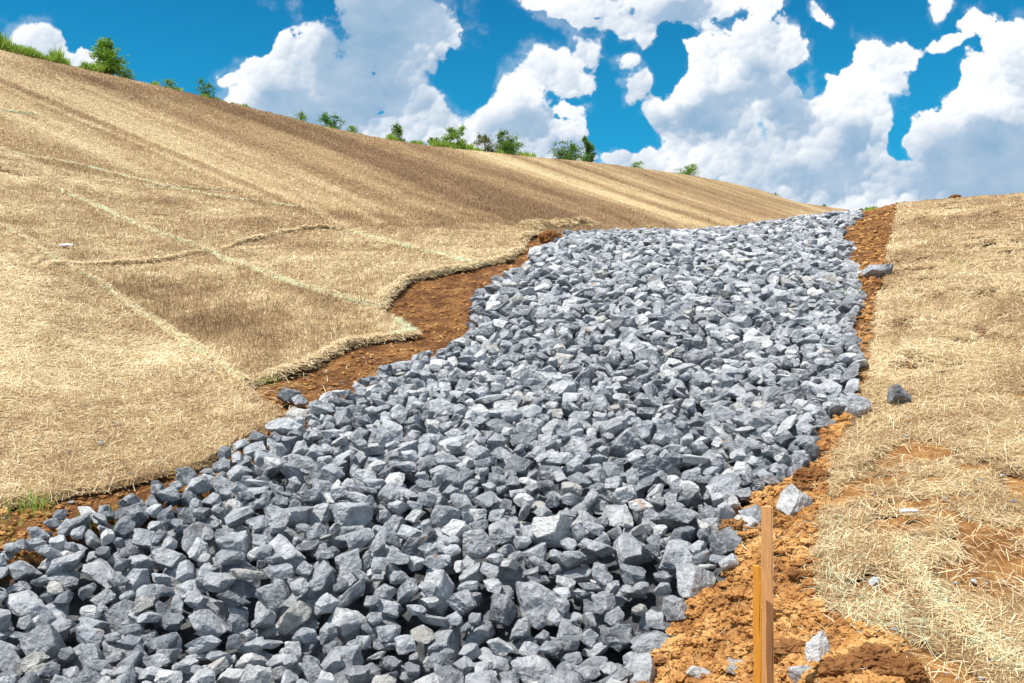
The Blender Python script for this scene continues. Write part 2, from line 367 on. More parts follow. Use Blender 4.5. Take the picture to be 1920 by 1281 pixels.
# ------------------------------------------------------------------ outlines on the ground
ROCKS = outline([(-420, 1150, 4.7), (-420, 1040, 5.3), (0, 1045), (60, 1025), (95, 985), (200, 962), (275, 945), (330, 918), (385, 905), (425, 862), (500, 830), (560, 790), (620, 772),
                 (665, 742), (725, 705), (790, 672), (860, 652), (893, 600), (893, 560), (930, 532), (985, 512), (1000, 482), (1062, 448), (1085, 440, 18.0), (1300, 430, 19.6),
                 (1440, 410, 21.5), (1530, 402, 23.4), (1608, 402, 23.0), (1612, 412), (1575, 440), (1596, 470), (1582, 492), (1608, 512), (1605, 545), (1618, 580), (1592, 605), (1600, 640),
                 (1614, 700), (1600, 745), (1572, 788), (1540, 815), (1532, 862), (1496, 905), (1425, 928), (1372, 945), (1368, 962), (1412, 990), (1382, 1030), (1366, 1080), (1318, 1110),
                 (1268, 1155), (1258, 1200), (1205, 1270), (1165, 1300, 3.7), (1000, 1500, 3.0), (-420, 1500, 3.1)])
STRAW_A = [(-500, 1010, 5.5), (0, 948), (100, 932), (200, 912), (290, 892), (380, 872), (432, 838), (500, 803), (527, 782), (492, 752), (462, 722), (330, 630), (200, 545), (60, 462), (0, 420), (-500, 120, 13.5)]
STRAW_B = [(462, 720), (500, 712), (560, 690), (640, 650), (700, 636), (775, 624), (745, 602), (712, 580), (560, 538), (400, 478), (330, 492), (180, 505), (70, 512), (200, 545), (330, 630)]
STRAW_C = [(712, 580), (722, 558), (760, 526), (830, 510), (905, 497), (780, 470), (650, 436), (560, 430), (480, 452), (400, 478), (560, 538)]
STRAW_D = [(905, 497), (950, 487), (975, 468), (992, 446), (1010, 432), (1000, 424), (880, 418), (700, 416), (640, 426), (650, 436), (780, 470)]
STRAW_E = [(-500, 120, 13.5), (0, 420), (60, 462), (70, 512), (180, 505), (330, 492), (400, 478), (250, 420), (120, 362), (0, 312), (-500, 60, 15)]
STRAW_F = [(0, 312), (120, 362), (250, 420), (400, 478), (480, 452), (560, 430), (640, 426), (700, 416), (620, 398), (450, 376), (250, 335), (0, 285), (-500, 50, 15.5), (-500, 60, 15)]
STRAW_L = [outline(p) for p in (STRAW_A, STRAW_B, STRAW_C, STRAW_D, STRAW_E, STRAW_F)]
STRAW_R = outline([(1683, 384, 21.6), (1676, 420), (1662, 480), (1650, 540), (1640, 600), (1630, 690), (1600, 780), (1568, 850), (1550, 900), (1538, 1000), (1525, 1080), (1540, 1140), (1590, 1172), (1660, 1186),
                   (1720, 1205), (1790, 1245), (1860, 1290), (2000, 1400, 3.1), (2900, 1400, 3.0), (2900, 330, 17), (1920, 362, 19.4), (1800, 373, 20.4)])
def ridge_y(px): return float(np.interp(px, COLS, cdep[11]))
HILL = np.array([((p - CX) / F * ridge_y(p) * 0.995, ridge_y(p) * 0.995) for p in range(-500, 1581, 40)]
                + [((p - CX) / F * y, y) for p, y in ((1590, 158), (1585, 100), (1545, 60), (1500, 45), (1420, 32), (1300, 25), (1130, 20.5), (1090, 19.0))]
                + [tuple(ground_at(p, r)) for p, r in ((1050, 436), (1000, 428), (880, 422), (700, 421), (640, 430), (560, 404), (450, 384), (250, 344), (0, 294))] + [((-500 - CX) / F * 15.5, 15.5)])
ALL_STRAW = STRAW_L + [STRAW_R, HILL]

def clods(X, Y):
    """roughness of the bare soil"""
    r = np.hypot(X, Y)
    n = 0.040 * fbm2(X * 2.3, Y * 2.3, 3, 3) + 0.022 * np.abs(fbm2(X * 7, Y * 7, 11, 3)) + 0.020 * np.maximum(0, fbm2(X * 17, Y * 17, 21, 3, .6))
    return n

# ------------------------------------------------------------------ fast meshes
def mesh_np(name, V, Fc, mat=None, attrs=None, smooth=False, mats=None, midx=None):
    V = np.asarray(V, np.float32); Fc = np.asarray(Fc, np.int32); k = Fc.shape[1]; n = len(Fc)
    me = bpy.data.meshes.new(name)
    me.vertices.add(len(V)); me.vertices.foreach_set('co', V.ravel())
    me.loops.add(n * k); me.loops.foreach_set('vertex_index', Fc.ravel())
    me.polygons.add(n); me.polygons.foreach_set('loop_start', np.arange(0, n * k, k, dtype=np.int32))
    me.polygons.foreach_set('use_smooth', np.full(n, smooth, bool))
    for m in (mats or ([mat] if mat else [])): me.materials.append(m)
    if midx is not None: me.polygons.foreach_set('material_index', np.asarray(midx, np.int32))
    for an, av in (attrs or {}).items():
        a = me.attributes.new(an, 'FLOAT', 'POINT'); a.data.foreach_set('value', np.asarray(av, np.float32))
    me.update(calc_edges=True); me.validate(verbose=False)
    return me

def link(name, me, parent=None, loc=None):
    o = bpy.data.objects.new(name, me); C.objects.link(o)
    if parent is not None: o.parent = parent
    if loc is not None: o.location = loc
    return o

def tag(o, label, cat, group=None, kind=None):
    if label: o['label'] = label
    if cat: o['category'] = cat
    if group: o['group'] = group
    if kind: o['kind'] = kind
    return o

def empty(name, loc):
    o = bpy.data.objects.new(name, None); o.empty_display_size = 0.1; o.location = loc; C.objects.link(o); return o

# ------------------------------------------------------------------ materials
def new_mat(name, rough=0.9):
    m = bpy.data.materials.new(name); m.use_nodes = True; q = NT(m.node_tree)
    b = q.n['Principled BSDF']; b.inputs['Roughness'].default_value = rough; b.inputs['Specular IOR Level'].default_value = 0.25
    return m, q, b

def bump(q, b, h, strength, dist):
    n = q.new('ShaderNodeBump'); n.inputs['Strength'].default_value = strength; n.inputs['Distance'].default_value = dist
    q.l.new(h, n.inputs['Height']); q.l.new(n.outputs[0], b.inputs['Normal'])

def attr(q, name):
    n = q.new('ShaderNodeAttribute', attribute_name=name); return n.outputs['Fac']

def pos(q): return q.new('ShaderNodeNewGeometry').outputs['Position']

def soil_mat():
    m, q, b = new_mat('orange_clay', 0.95); P = pos(q)
    n1 = q.noise(P, 1.1, 4, 0.6); n2 = q.noise(P, 9, 6, 0.65); n3 = q.noise(P, 60, 4, 0.6)
    c = q.ramp(n2, [(0.30, (0.27, 0.11, 0.032)), (0.5, (0.48, 0.23, 0.070)), (0.68, (0.68, 0.39, 0.14))])
    c0 = None
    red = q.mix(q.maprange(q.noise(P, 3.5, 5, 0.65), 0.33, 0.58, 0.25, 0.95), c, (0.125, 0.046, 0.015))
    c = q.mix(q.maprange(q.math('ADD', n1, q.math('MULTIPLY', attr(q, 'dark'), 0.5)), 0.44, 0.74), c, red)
    pb = q.maprange(n3, 0.64, 0.70); c = q.mix(pb, c, (0.40, 0.33, 0.26))
    c = q.mix(q.maprange(q.math('ADD', attr(q, 'bed_grey'), q.math('MULTIPLY', q.noise(P, 2.5, 4, 0.6), 0.5)), 0.72, 0.95), c, q.ramp(n2, [(0.35, (0.05, 0.052, 0.058)), (0.65, (0.20, 0.205, 0.215))]))  # soil goes dark grey under the rock fill, so gaps look dark
    q.l.new(c, b.inputs['Base Color'])
    h = q.math('ADD', q.math('MULTIPLY', n2, 1.0), q.math('MULTIPLY', q.noise(P, 40, 5, 0.7), 0.5)); bump(q, b, h, 1.0, 0.07)
    return m

def clod_mat():
    m, q, b = new_mat('clay_clod', 0.95); P = pos(q)
    n2 = q.noise(P, 5, 5, 0.65)
    c = q.ramp(n2, [(0.32, (0.26, 0.11, 0.034)), (0.5, (0.50, 0.25, 0.080)), (0.66, (0.70, 0.43, 0.17))])
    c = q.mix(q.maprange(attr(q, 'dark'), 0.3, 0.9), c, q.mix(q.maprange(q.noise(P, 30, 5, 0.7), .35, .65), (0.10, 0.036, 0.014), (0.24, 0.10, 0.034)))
    q.l.new(c, b.inputs['Base Color']); bump(q, b, q.noise(P, 45, 5, 0.7), 0.8, 0.02)
    return m

TONES = [('dark_limestone', (0.145, 0.158, 0.18), (0.36, 0.382, 0.415)),
         ('mid_limestone', (0.24, 0.256, 0.282), (0.55, 0.575, 0.61)),
         ('light_limestone', (0.36, 0.378, 0.405), (0.68, 0.70, 0.73)),
         ('pale_limestone', (0.54, 0.55, 0.56), (0.82, 0.825, 0.82)),
         ('tan_limestone', (0.42, 0.41, 0.385), (0.68, 0.66, 0.62))]
def rock_mat(name, c1, c2):
    m, q, b = new_mat(name, 0.82); P = pos(q)
    w = q.noise(P, 5.5, 5, 0.62, 0.6); f = q.noise(P, 38, 6, 0.7)
    s = q.math('ADD', q.math('MULTIPLY', w, 0.7), q.math('MULTIPLY', f, 0.3))
    c = q.ramp(s, [(0.40, c1), (0.58, c2)])
    wv = q.new('ShaderNodeTexWave', wave_type='BANDS'); q.l.new(P, wv.inputs['Vector'])
    wv.inputs['Scale'].default_value = 2.2; wv.inputs['Distortion'].default_value = 14; wv.inputs['Detail'].default_value = 4; wv.inputs['Detail Scale'].default_value = 2.0
    vein = q.maprange(wv.outputs['Fac'], 0.955, 0.99)
    c = q.mix(q.math('MULTIPLY', vein, 0.55), c, (0.62, 0.63, 0.62))
    dust = q.maprange(q.noise(P, 2.3, 4, 0.6), 0.52, 0.72); c = q.mix(q.math('MULTIPLY', dust, 0.35), c, (0.46, 0.45, 0.43))
    rust = q.maprange(q.noise(P, 3.1, 5, 0.6), 0.665, 0.72); c = q.mix(q.math('MULTIPLY', rust, 0.7), c, (0.42, 0.22, 0.09))
    q.l.new(c, b.inputs['Base Color'])
    vo = q.new('ShaderNodeTexVoronoi', feature='F1'); q.l.new(P, vo.inputs['Vector']); vo.inputs['Scale'].default_value = 22; vo.inputs['Detail'].default_value = 2
    h = q.math('ADD', q.math('MULTIPLY', q.noise(P, 17, 8, 0.72, 0.4), 1.0), q.math('MULTIPLY', vo.outputs['Distance'], 0.35))
    bump(q, b, h, 1.0, 0.055)
    return m

def straw_mat(name, green=0.0):
    m, q, b = new_mat(name, 0.75); P = pos(q)
    t = q.math('ADD', attr(q, 'tone'), q.math('MULTIPLY', q.math('SUBTRACT', q.noise(P, 7, 5, 0.65), 0.5), 0.45), clamp=True)
    c = q.ramp(t, [(0.0, (0.19, 0.105, 0.048)), (0.35, (0.34, 0.215, 0.10)), (0.65, (0.53, 0.395, 0.20)), (1.0, (0.77, 0.64, 0.38))])
    g = q.maprange(q.noise(P, 1.6, 5, 0.6), 0.56, 0.74); c = q.mix(q.math('MULTIPLY', g, 0.45), c, (0.22, 0.22, 0.06))
    q.l.new(c, b.inputs['Base Color'])
    bump(q, b, q.noise(P, 30, 5, 0.7), 0.9, 0.03)
    return m

def fibre_mat():
    m, q, b = new_mat('straw_fibre', 0.6)
    t = attr(q, 'tone')
    c = q.ramp(t, [(0.0, (0.20, 0.11, 0.05)), (0.3, (0.38, 0.245, 0.12)), (0.6, (0.64, 0.48, 0.255)), (1.0, (0.95, 0.82, 0.55))])
    q.l.new(c, b.inputs['Base Color'])
    return m

def net_mat():
    m, q, b = new_mat('green_netting', 0.7); P = pos(q)
    c = q.ramp(q.noise(P, 5, 5, 0.6), [(0.40, (0.58, 0.47, 0.26)), (0.54, (0.52, 0.52, 0.31)), (0.70, (0.46, 0.62, 0.42))])
    q.l.new(c, b.inputs['Base Color']); bump(q, b, q.noise(P, 40, 5, 0.7), 0.9, 0.02)
    return m

def leaf_mat(name, dark, lite):
    m, q, b = new_mat(name, 0.55)
    c = q.ramp(attr(q, 'tone'), [(0.0, dark), (1.0, lite)])
    q.l.new(c, b.inputs['Base Color'])
    tr = q.new('ShaderNodeBsdfTranslucent'); q.l.new(q.mix(1.0, c, (1.2, 1.5, 0.6), 'MULTIPLY'), tr.inputs['Color'])
    ms = q.new('ShaderNodeMixShader'); ms.inputs[0].default_value = 0.35
    q.l.new(b.outputs[0], ms.inputs[1]); q.l.new(tr.outputs[0], ms.inputs[2])
    q.l.new(ms.outputs[0], q.n['Material Output'].inputs[0])
    return m

def plain_mat(name, col, rough=0.8, var=0.2, scale=20):
    m, q, b = new_mat(name, rough)
    tc = q.new('ShaderNodeTexCoord').outputs['Object']
    c = q.mix(q.noise(tc, scale, 4, 0.6), tuple(x * (1 - var) for x in col), tuple(min(1, x * (1 + var)) for x in col))
    q.l.new(c, b.inputs['Base Color']); bump(q, b, q.noise(tc, scale * 3, 4), 0.4, 0.01)
    return m

def wood_mat(name, c1, c2):
    m, q, b = new_mat(name, 0.7)
    tc = q.new('ShaderNodeTexCoord').outputs['Object']
    mp = q.new('ShaderNodeMapping'); q.l.new(tc, mp.inputs[0]); mp.inputs['Scale'].default_value = (60, 60, 3.0)
    n = q.noise(mp.outputs[0], 2.2, 6, 0.7, 2.0)
    c = q.ramp(n, [(0.3, c1), (0.65, c2)])
    q.l.new(c, b.inputs['Base Color']); bump(q, b, n, 0.4, 0.004)
    return m

M_SOIL = soil_mat(); M_CLOD = clod_mat()
M_ROCK = [rock_mat(*t) for t in TONES]
M_STRAW = straw_mat('straw_blanket'); M_FIBRE = fibre_mat(); M_NET = net_mat()
M_GRASS = leaf_mat('ridge_grass_green', (0.14, 0.24, 0.03), (0.45, 0.58, 0.12))
M_LEAF = [leaf_mat('leaf_bright', (0.06, 0.15, 0.02), (0.34, 0.50, 0.07)), leaf_mat('leaf_deep', (0.035, 0.10, 0.02), (0.20, 0.34, 0.06)),
          leaf_mat('leaf_reddish', (0.07, 0.08, 0.03), (0.22, 0.22, 0.08)), leaf_mat('leaf_conifer', (0.03, 0.11, 0.025), (0.14, 0.34, 0.06))]
M_STEM = plain_mat('stem_bark', (0.10, 0.07, 0.045), 0.9)

# places where the straw has washed off and the clay shows
BARE = [(1700, 945, 120, 9, -6), (1640, 880, 60, 7, -8), (1760, 850, 60, 8, 4), (1840, 1090, 90, 28, 18), (1900, 1000, 60, 14, 0), (1620, 1000, 40, 8, 6), (1710, 852, 75, 20, -8), (1650, 905, 50, 8, 3), (1640, 930, 60, 8, 3), (1880, 1055, 85, 50, 15), (1800, 935, 90, 7, -5), (1690, 985, 70, 24, 0), (1860, 870, 60, 8, -6), (1760, 1010, 100, 9, -5), (1800, 815, 40, 6, 0),
        (1640, 1100, 60, 20, 10), (490, 800, 16, 7, 0), (1590, 1185, 60, 12, 0), (1930, 930, 60, 8, 0)]
def bare_at(px, row):
    m = np.zeros(px.shape)
    for bx, by, rx, ry, rot in BARE:
        c, s = math.cos(R(rot)), math.sin(R(rot)); dx, dy = px - bx, row - by
        m = np.maximum(m, 1.25 - ((dx * c + dy * s) / rx) ** 2 - ((-dx * s + dy * c) / ry) ** 2)
    return m

# ------------------------------------------------------------------ ground: one sheet to the horizon
def in_straw(X, Y):
    r = np.zeros(X.shape, bool)
    for p in ALL_STRAW: r |= inside(p, X, Y)
    return r

def build_ground():
    th = np.concatenate([np.linspace(-math.pi, TH0 * 1.02, 60)[:-1], np.arctan((np.arange(-800, -20, 12) - CX) / F), np.arctan((np.arange(-20, 1945, 2.6) - CX) / F),
                         np.arctan((np.arange(1950, 2700, 12) - CX) / F), np.linspace(TH1 * 1.02, math.pi, 60)])
    rr = np.concatenate([[0.05, 0.3, 0.7, 1.2, 1.8], np.exp(np.linspace(math.log(2.2), math.log(24), 560)), np.exp(np.linspace(math.log(24.3), math.log(200), 120)), [260, 400, 700, 1200, 2500, 6000]])
    T, RR = np.meshgrid(th, rr, indexing='ij'); X = RR * np.sin(T); Y = RR * np.cos(T)
    Z = land(X, Y)
    near = (Y > 2) & (Y < 26)
    pit = np.zeros(X.shape); k = inside(ROCKS, X, Y); pit[k] = 1
    for _ in range(4):
        pit = _smooth(_smooth(pit, 0, 3), 1, 3)
    st = in_straw(X, Y); pr, rw_ = project(X, Y, land(X, Y)); st &= ~((pr > 1500) & (Y > 2) & (Y < 9) & (bare_at(pr, rw_) + 1.1 * fbm2(X * 3.5, Y * 3.5, 44, 5, .6) > 0.20))
    cl = np.where(near & ~st, clods(X, Y), 0.0) * np.where(RR < 2.2, 0, 1)
    Z = Z - 0.15 * pit + cl * (1 - 0.5 * pit) - np.where(st, 0.03, 0.0) - 0.02 * ((pr > 1560) & inside(STRAW_R, X, Y))
    # a little bank where the blankets end above the cut soil on the left
    Z = Z - 0.055 * (near & ~st & (pr < 1090) & (pr > -400))
    n0, n1 = X.shape; idx = np.arange(n0 * n1).reshape(n0, n1)
    a, b, c, d = idx[:-1, :-1], idx[1:, :-1], idx[1:, 1:], idx[:-1, 1:]
    Fc = np.stack([a, b, c, d], -1).reshape(-1, 4)
    px = project(X, Y, Z)[0]
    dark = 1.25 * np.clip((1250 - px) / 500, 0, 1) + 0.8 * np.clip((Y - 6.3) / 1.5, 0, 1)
    me = mesh_np('ground', np.stack([X, Y, Z], -1).reshape(-1, 3), Fc[:, ::-1], M_SOIL, {'dark': dark.ravel(), 'bed_grey': pit.ravel()}, smooth=True)
    o = link('ground', me); o['kind'] = 'structure'
build_ground()

# ------------------------------------------------------------------ straw blankets
def tone_at(X, Y):
    """how bleached the straw is: light where thick, brown where thin over soil and dead grass"""
    px, row = project(X, Y, land(X, Y))
    hill = inside(HILL, X, Y)
    # wheel and roller lines run slantwise down the slope, closer together far off
    q = -np.log(np.clip((row + 900) / (px + 2500) - 0.30, 0.004, 1)); f = np.log(np.maximum(Y, 1))
    q = q + 0.05 * fbm2(q * 1.5, f * 2.5, 71, 2)
    band = 0.55 * fbm2(q * 3.2, f * 0.9, 51, 3) + 1.0 * fbm2(q * 17, f * 0.8, 61, 4, .72) + 0.16 * fbm2(X * .35, Y * .35, 65, 4, .6)
    t_h = 0.50 + 0.60 * band + 0.12 * fbm2(X * 1.2, Y * 1.2, 5, 3)
    t_l = 0.50 + 0.36 * fbm2(X * 0.9, Y * 0.9, 9, 4) + 0.22 * fbm2(X * 5, Y * 5, 19, 3)
    t = np.where(hill, t_h, t_l)
    for bx, by, rx, ry, rot, a in DARKS:
        c, s = math.cos(R(rot)), math.sin(R(rot)); dx, dy = px - bx, row - by
        u = (dx * c + dy * s) / rx; v = (-dx * s + dy * c) / ry
        t = t + a * np.exp(-(u * u + v * v) * 1.2) * (1 if a > 0 else 1) * (0.75 + 0.5 * fbm2(X * 1.7, Y * 1.7, 33, 3))
    return np.clip(t, 0, 1)
# patches where the surface itself is browner (-) or paler (+): bearing, elevation, spreads, slant, amount
DARKS = [(330, 560, 190, 45, 12, -.30), (450, 640, 110, 45, 30, -.26), (200, 535, 120, 22, 5, -.22), (820, 412, 220, 14, 2, -.30), (560, 395, 260, 14, 12, -.25), (900, 385, 260, 16, 22, -.26),
         (620, 260, 280, 16, 17, -.34), (420, 205, 180, 10, 14, -.28), (150, 148, 180, 8, 12, -.3), (800, 320, 200, 18, 20, -.26), (1010, 390, 130, 12, 16, -.26), (1400, 375, 130, 8, 15, -.25),
         (300, 315, 160, 12, 28, -.2), (80, 450, 130, 22, 20, -.16), (250, 355, 170, 10, 18, -.18), (1210, 400, 60, 8, 14, -.12),
         (150, 270, 160, 22, 20, .14), (420, 330, 160, 16, 24, .16), (1180, 360, 140, 24, 16, .26), (950, 310, 130, 12, 12, .18), (1000, 300, 80, 10, 8, .14), (700, 350, 110, 10, 22, .12),
         (200, 750, 240, 120, 10, .14), (60, 560, 110, 60, 30, .16), (600, 600, 120, 30, 0, .10), (700, 480, 120, 30, 5, .06),
         (1800, 420, 90, 14, -3, -.32), (1880, 400, 60, 20, 0, -.25), (1720, 440, 40, 60, 0, -.15), (1760, 560, 100, 30, 5, -.20), (1900, 600, 60, 120, 0, -.15), (1680, 580, 20, 70, 0, -.2), (1850, 380, 100, 8, 0, -.2),
         (1750, 400, 50, 12, 0, .14), (1700, 480, 40, 40, 0, .08), (1750, 680, 120, 50, 0, .14), (1750, 900, 120, 60, 0, .1), (1780, 790, 150, 26, 0, -.14)]
def cover(X, Y):
    return 0.018 + 0.018 * fbm2(X * 1.5, Y * 1.5, 81, 3) + 0.010 * fbm2(X * 6, Y * 6, 91, 2)

def surface_frame(X, Y):
    e = 0.05; zx = (land(X + e, Y) - land(X - e, Y)) / (2 * e); zy = (land(X, Y + e) - land(X, Y - e)) / (2 * e)
    n = np.stack([-zx, -zy, np.ones_like(zx)], -1); n /= np.linalg.norm(n, axis=1, keepdims=True)
    return n

def fibres(X, Y, Z, tone, up=0.0, length=(0.05, 0.16), minpx=1.25, width=0.0035, seed=1):
    """thin bent straws: two quads each; up=1 makes standing stubble"""
    r = np.random.default_rng(seed); n = len(X); N = surface_frame(X, Y)
    if up: d = np.stack([r.normal(0, .22, n), r.normal(0, .22, n), np.ones(n)], -1)
    else:
        d = r.normal(size=(n, 3)); d -= (d * N).sum(1, keepdims=True) * N; d /= np.linalg.norm(d, axis=1, keepdims=True); d += N * np.abs(r.normal(0.0, 0.20, n))[:, None]
    d /= np.linalg.norm(d, axis=1, keepdims=True)
    L = r.uniform(length[0], length[1], n)
    wd = np.maximum(width, minpx * Y / F) * r.uniform(0.6, 1.2, n)
    side = np.cross(d, N if not up else np.stack([r.normal(0, .3, n), -np.ones(n), r.normal(0, .1, n)], -1)); side /= np.linalg.norm(side, axis=1, keepdims=True) + 1e-9
    side *= wd[:, None] * 0.5; tip = 0.35 if up else 0.8
    p = np.stack([X, Y, Z], -1) + N * 0.004
    a = p if up else p - d * L[:, None] / 2
    bend = N * (r.uniform(-0.02, 0.10, n) * L)[:, None] if not up else r.normal(0, .05, (n, 3)) * L[:, None]
    m = a + d * L[:, None] * 0.5 + bend; b = a + d * L[:, None]
    V = np.stack([a - side, a + side, m + side, m - side, b + side * tip, b - side * tip], 1).reshape(-1, 3)
    i = np.arange(n)[:, None] * 6
    Fc = np.stack([i + [0, 1, 2, 3], i + [3, 2, 4, 5]], 1).reshape(-1, 4)
    return V, Fc, np.repeat(tone, 6)

def merge(parts):
    V, Fc, T, o = [], [], [], 0
    for v, f, t in parts:
        V.append(v); Fc.append(f + o); T.append(t); o += len(v)
    return np.concatenate(V), np.concatenate(Fc), np.concatenate(T)

def blanket(name, label, poly, n_straw, n_stub, px0, px1, y0, y1, stepx=4.0, ny=420, holes=False, dens_cap=2600, seed=5):
    pxs = np.concatenate([np.arange(px0, -8, 14), np.arange(max(px0, -6), min(px1, 1926), stepx), np.arange(1930, px1, 14)]) if px1 > 1930 or px0 < -10 else np.arange(px0, px1, stepx)
    ys = np.exp(np.linspace(math.log(y0), math.log(y1), ny))
    PX, Y = np.meshgrid(pxs, ys, indexing='ij'); X = (PX - CX) / F * Y
    # ragged edge
    jx = 0.025 * fbm2(X * 6, Y * 6, 101, 3) * np.maximum(1, Y / 9); jy = 0.025 * fbm2(X * 6 + 50, Y * 6, 103, 3) * np.maximum(1, Y / 9)
    ins = inside(poly, X + jx, Y + jy)
    Z0 = land(X, Y); row = project(X, Y, Z0)[1]
    if holes: ins &= ~(bare_at(PX, row) + 1.1 * fbm2(X * 3.5, Y * 3.5, 44, 5, .6) > 0.30)
    q = ins[:-1, :-1] | ins[1:, :-1] | ins[1:, 1:] | ins[:-1, 1:]
    full = np.zeros(ins.shape); full[:-1, :-1] += q; full[1:, :-1] += q; full[1:, 1:] += q; full[:-1, 1:] += q
    edge = (full > 0) & (full < 4)
    Z = Z0 + np.where(edge, -0.018, cover(X, Y))
    idx = np.arange(X.size).reshape(X.shape)
    Fc = np.stack([idx[:-1, :-1], idx[1:, :-1], idx[1:, 1:], idx[:-1, 1:]], -1)[q]
    used = np.zeros(X.size, bool); used[Fc.ravel()] = True; remap = np.cumsum(used) - 1
    V = np.stack([X, Y, Z], -1).reshape(-1, 3)[used]; T = tone_at(X.ravel()[used], Y.ravel()[used])
    Fc = remap[Fc]
    parts = [(V, Fc, T * 0.75)]
    # straws, spread evenly over what is seen, capped by a real density
    r = np.random.default_rng(seed)
    c = V[Fc]; rw = project(c[..., 0], c[..., 1], c[..., 2]); a_s = 0.5 * np.abs((rw[0][:, 2] - rw[0][:, 0]) * (rw[1][:, 3] - rw[1][:, 1]) - (rw[0][:, 3] - rw[0][:, 1]) * (rw[1][:, 2] - rw[1][:, 0]))
    e1, e2 = c[:, 2] - c[:, 0], c[:, 3] - c[:, 1]; a_w = 0.5 * np.linalg.norm(np.cross(e1, e2), axis=1)
    infr = (rw[0].mean(1) > -40) & (rw[0].mean(1) < 1960) & (rw[1].mean(1) < 1320)
    wgt = np.where(infr, a_s, 0.12 * a_s)
    for cnt, up in ((n_straw, 0), (n_stub, 1)):
        if not cnt: continue
        ex = wgt / wgt.sum() * cnt; ex = np.minimum(ex, a_w * dens_cap)
        if up: ex = ex * np.clip(1.10 - T[Fc].mean(1), 0, 1) ** 2.0 * 1.8
        num = r.poisson(ex); f = np.repeat(np.arange(len(Fc)), num); u, v = r.random(len(f))[:, None], r.random(len(f))[:, None]
        p = (c[f, 0] * (1 - u) + c[f, 1] * u) * (1 - v) + (c[f, 3] * (1 - u) + c[f, 2] * u) * v
        tt = (T[Fc[f, 0]])
        if up: tn = np.clip(tt * 0.6 + r.normal(0.10, 0.10, len(f)), 0, 1); ln = (0.03, 0.08)
        else: tn = np.clip(tt * 0.85 + r.normal(0.13, 0.22, len(f)), 0, 1); ln = (0.05, 0.17)
        parts.append(fibres(p[:, 0], p[:, 1], p[:, 2], tn, up, ln, 0.62 if up else 0.95, 0.0018 if up else 0.0027, seed + 3 + up))
    nb = len(parts[0][1]); V, Fc, T = merge(parts)
    mi = np.ones(len(Fc), int); mi[:nb] = 0
    o = link(name, mesh_np(name, V, Fc, None, {'tone': T}, smooth=False, mats=[M_STRAW, M_FIBRE], midx=mi))
    tag(o, label, 'erosion blanket', 'straw erosion blankets pinned over the soil')
    return o

LB = ['pale bleached straw blanket on the lower left slope above the rocks',
      'brown patchy straw blanket between two green seams with a rolled lower edge',
      'straw blanket in the middle left, its edge curling over the bare soil hollow',
      'small straw blanket reaching the bunched netting at the top left of the rocks',
      'straw blanket at the left edge above the lower left diagonal seam',
      'straw blanket at the foot of the banded hillside, above the long green seam']
spans = [(-500, 540, 4.6, 14.5), (40, 800, 6.6, 14.5), (380, 930, 9.0, 18), (620, 1030, 11.5, 20), (-500, 420, 9, 17), (-500, 720, 10, 21)]
BL = []
for k, (p, sp) in enumerate(zip(STRAW_L, spans)):
    BL.append(blanket('straw_blanket', LB[k], p, (90000, 40000, 22000, 14000, 26000, 30000)[k], (9000, 12000, 4000, 3000, 7000, 7000)[k], *sp, stepx=4.0, ny=330, seed=5 + 11 * k))
hill_b = blanket('straw_blanket', 'huge banded brown and tan straw cover of the whole upper left hillside', HILL, 110000, 60000, -500, 1600, 12, 165, stepx=3.6, ny=560, seed=91)
right_b = blanket('straw_blanket', 'long straw blanket right of the rocks with washed out orange holes near the front', STRAW_R, 150000, 14000, 1500, 2900, 3.2, 24, stepx=3.4, ny=520, holes=True, seed=131)

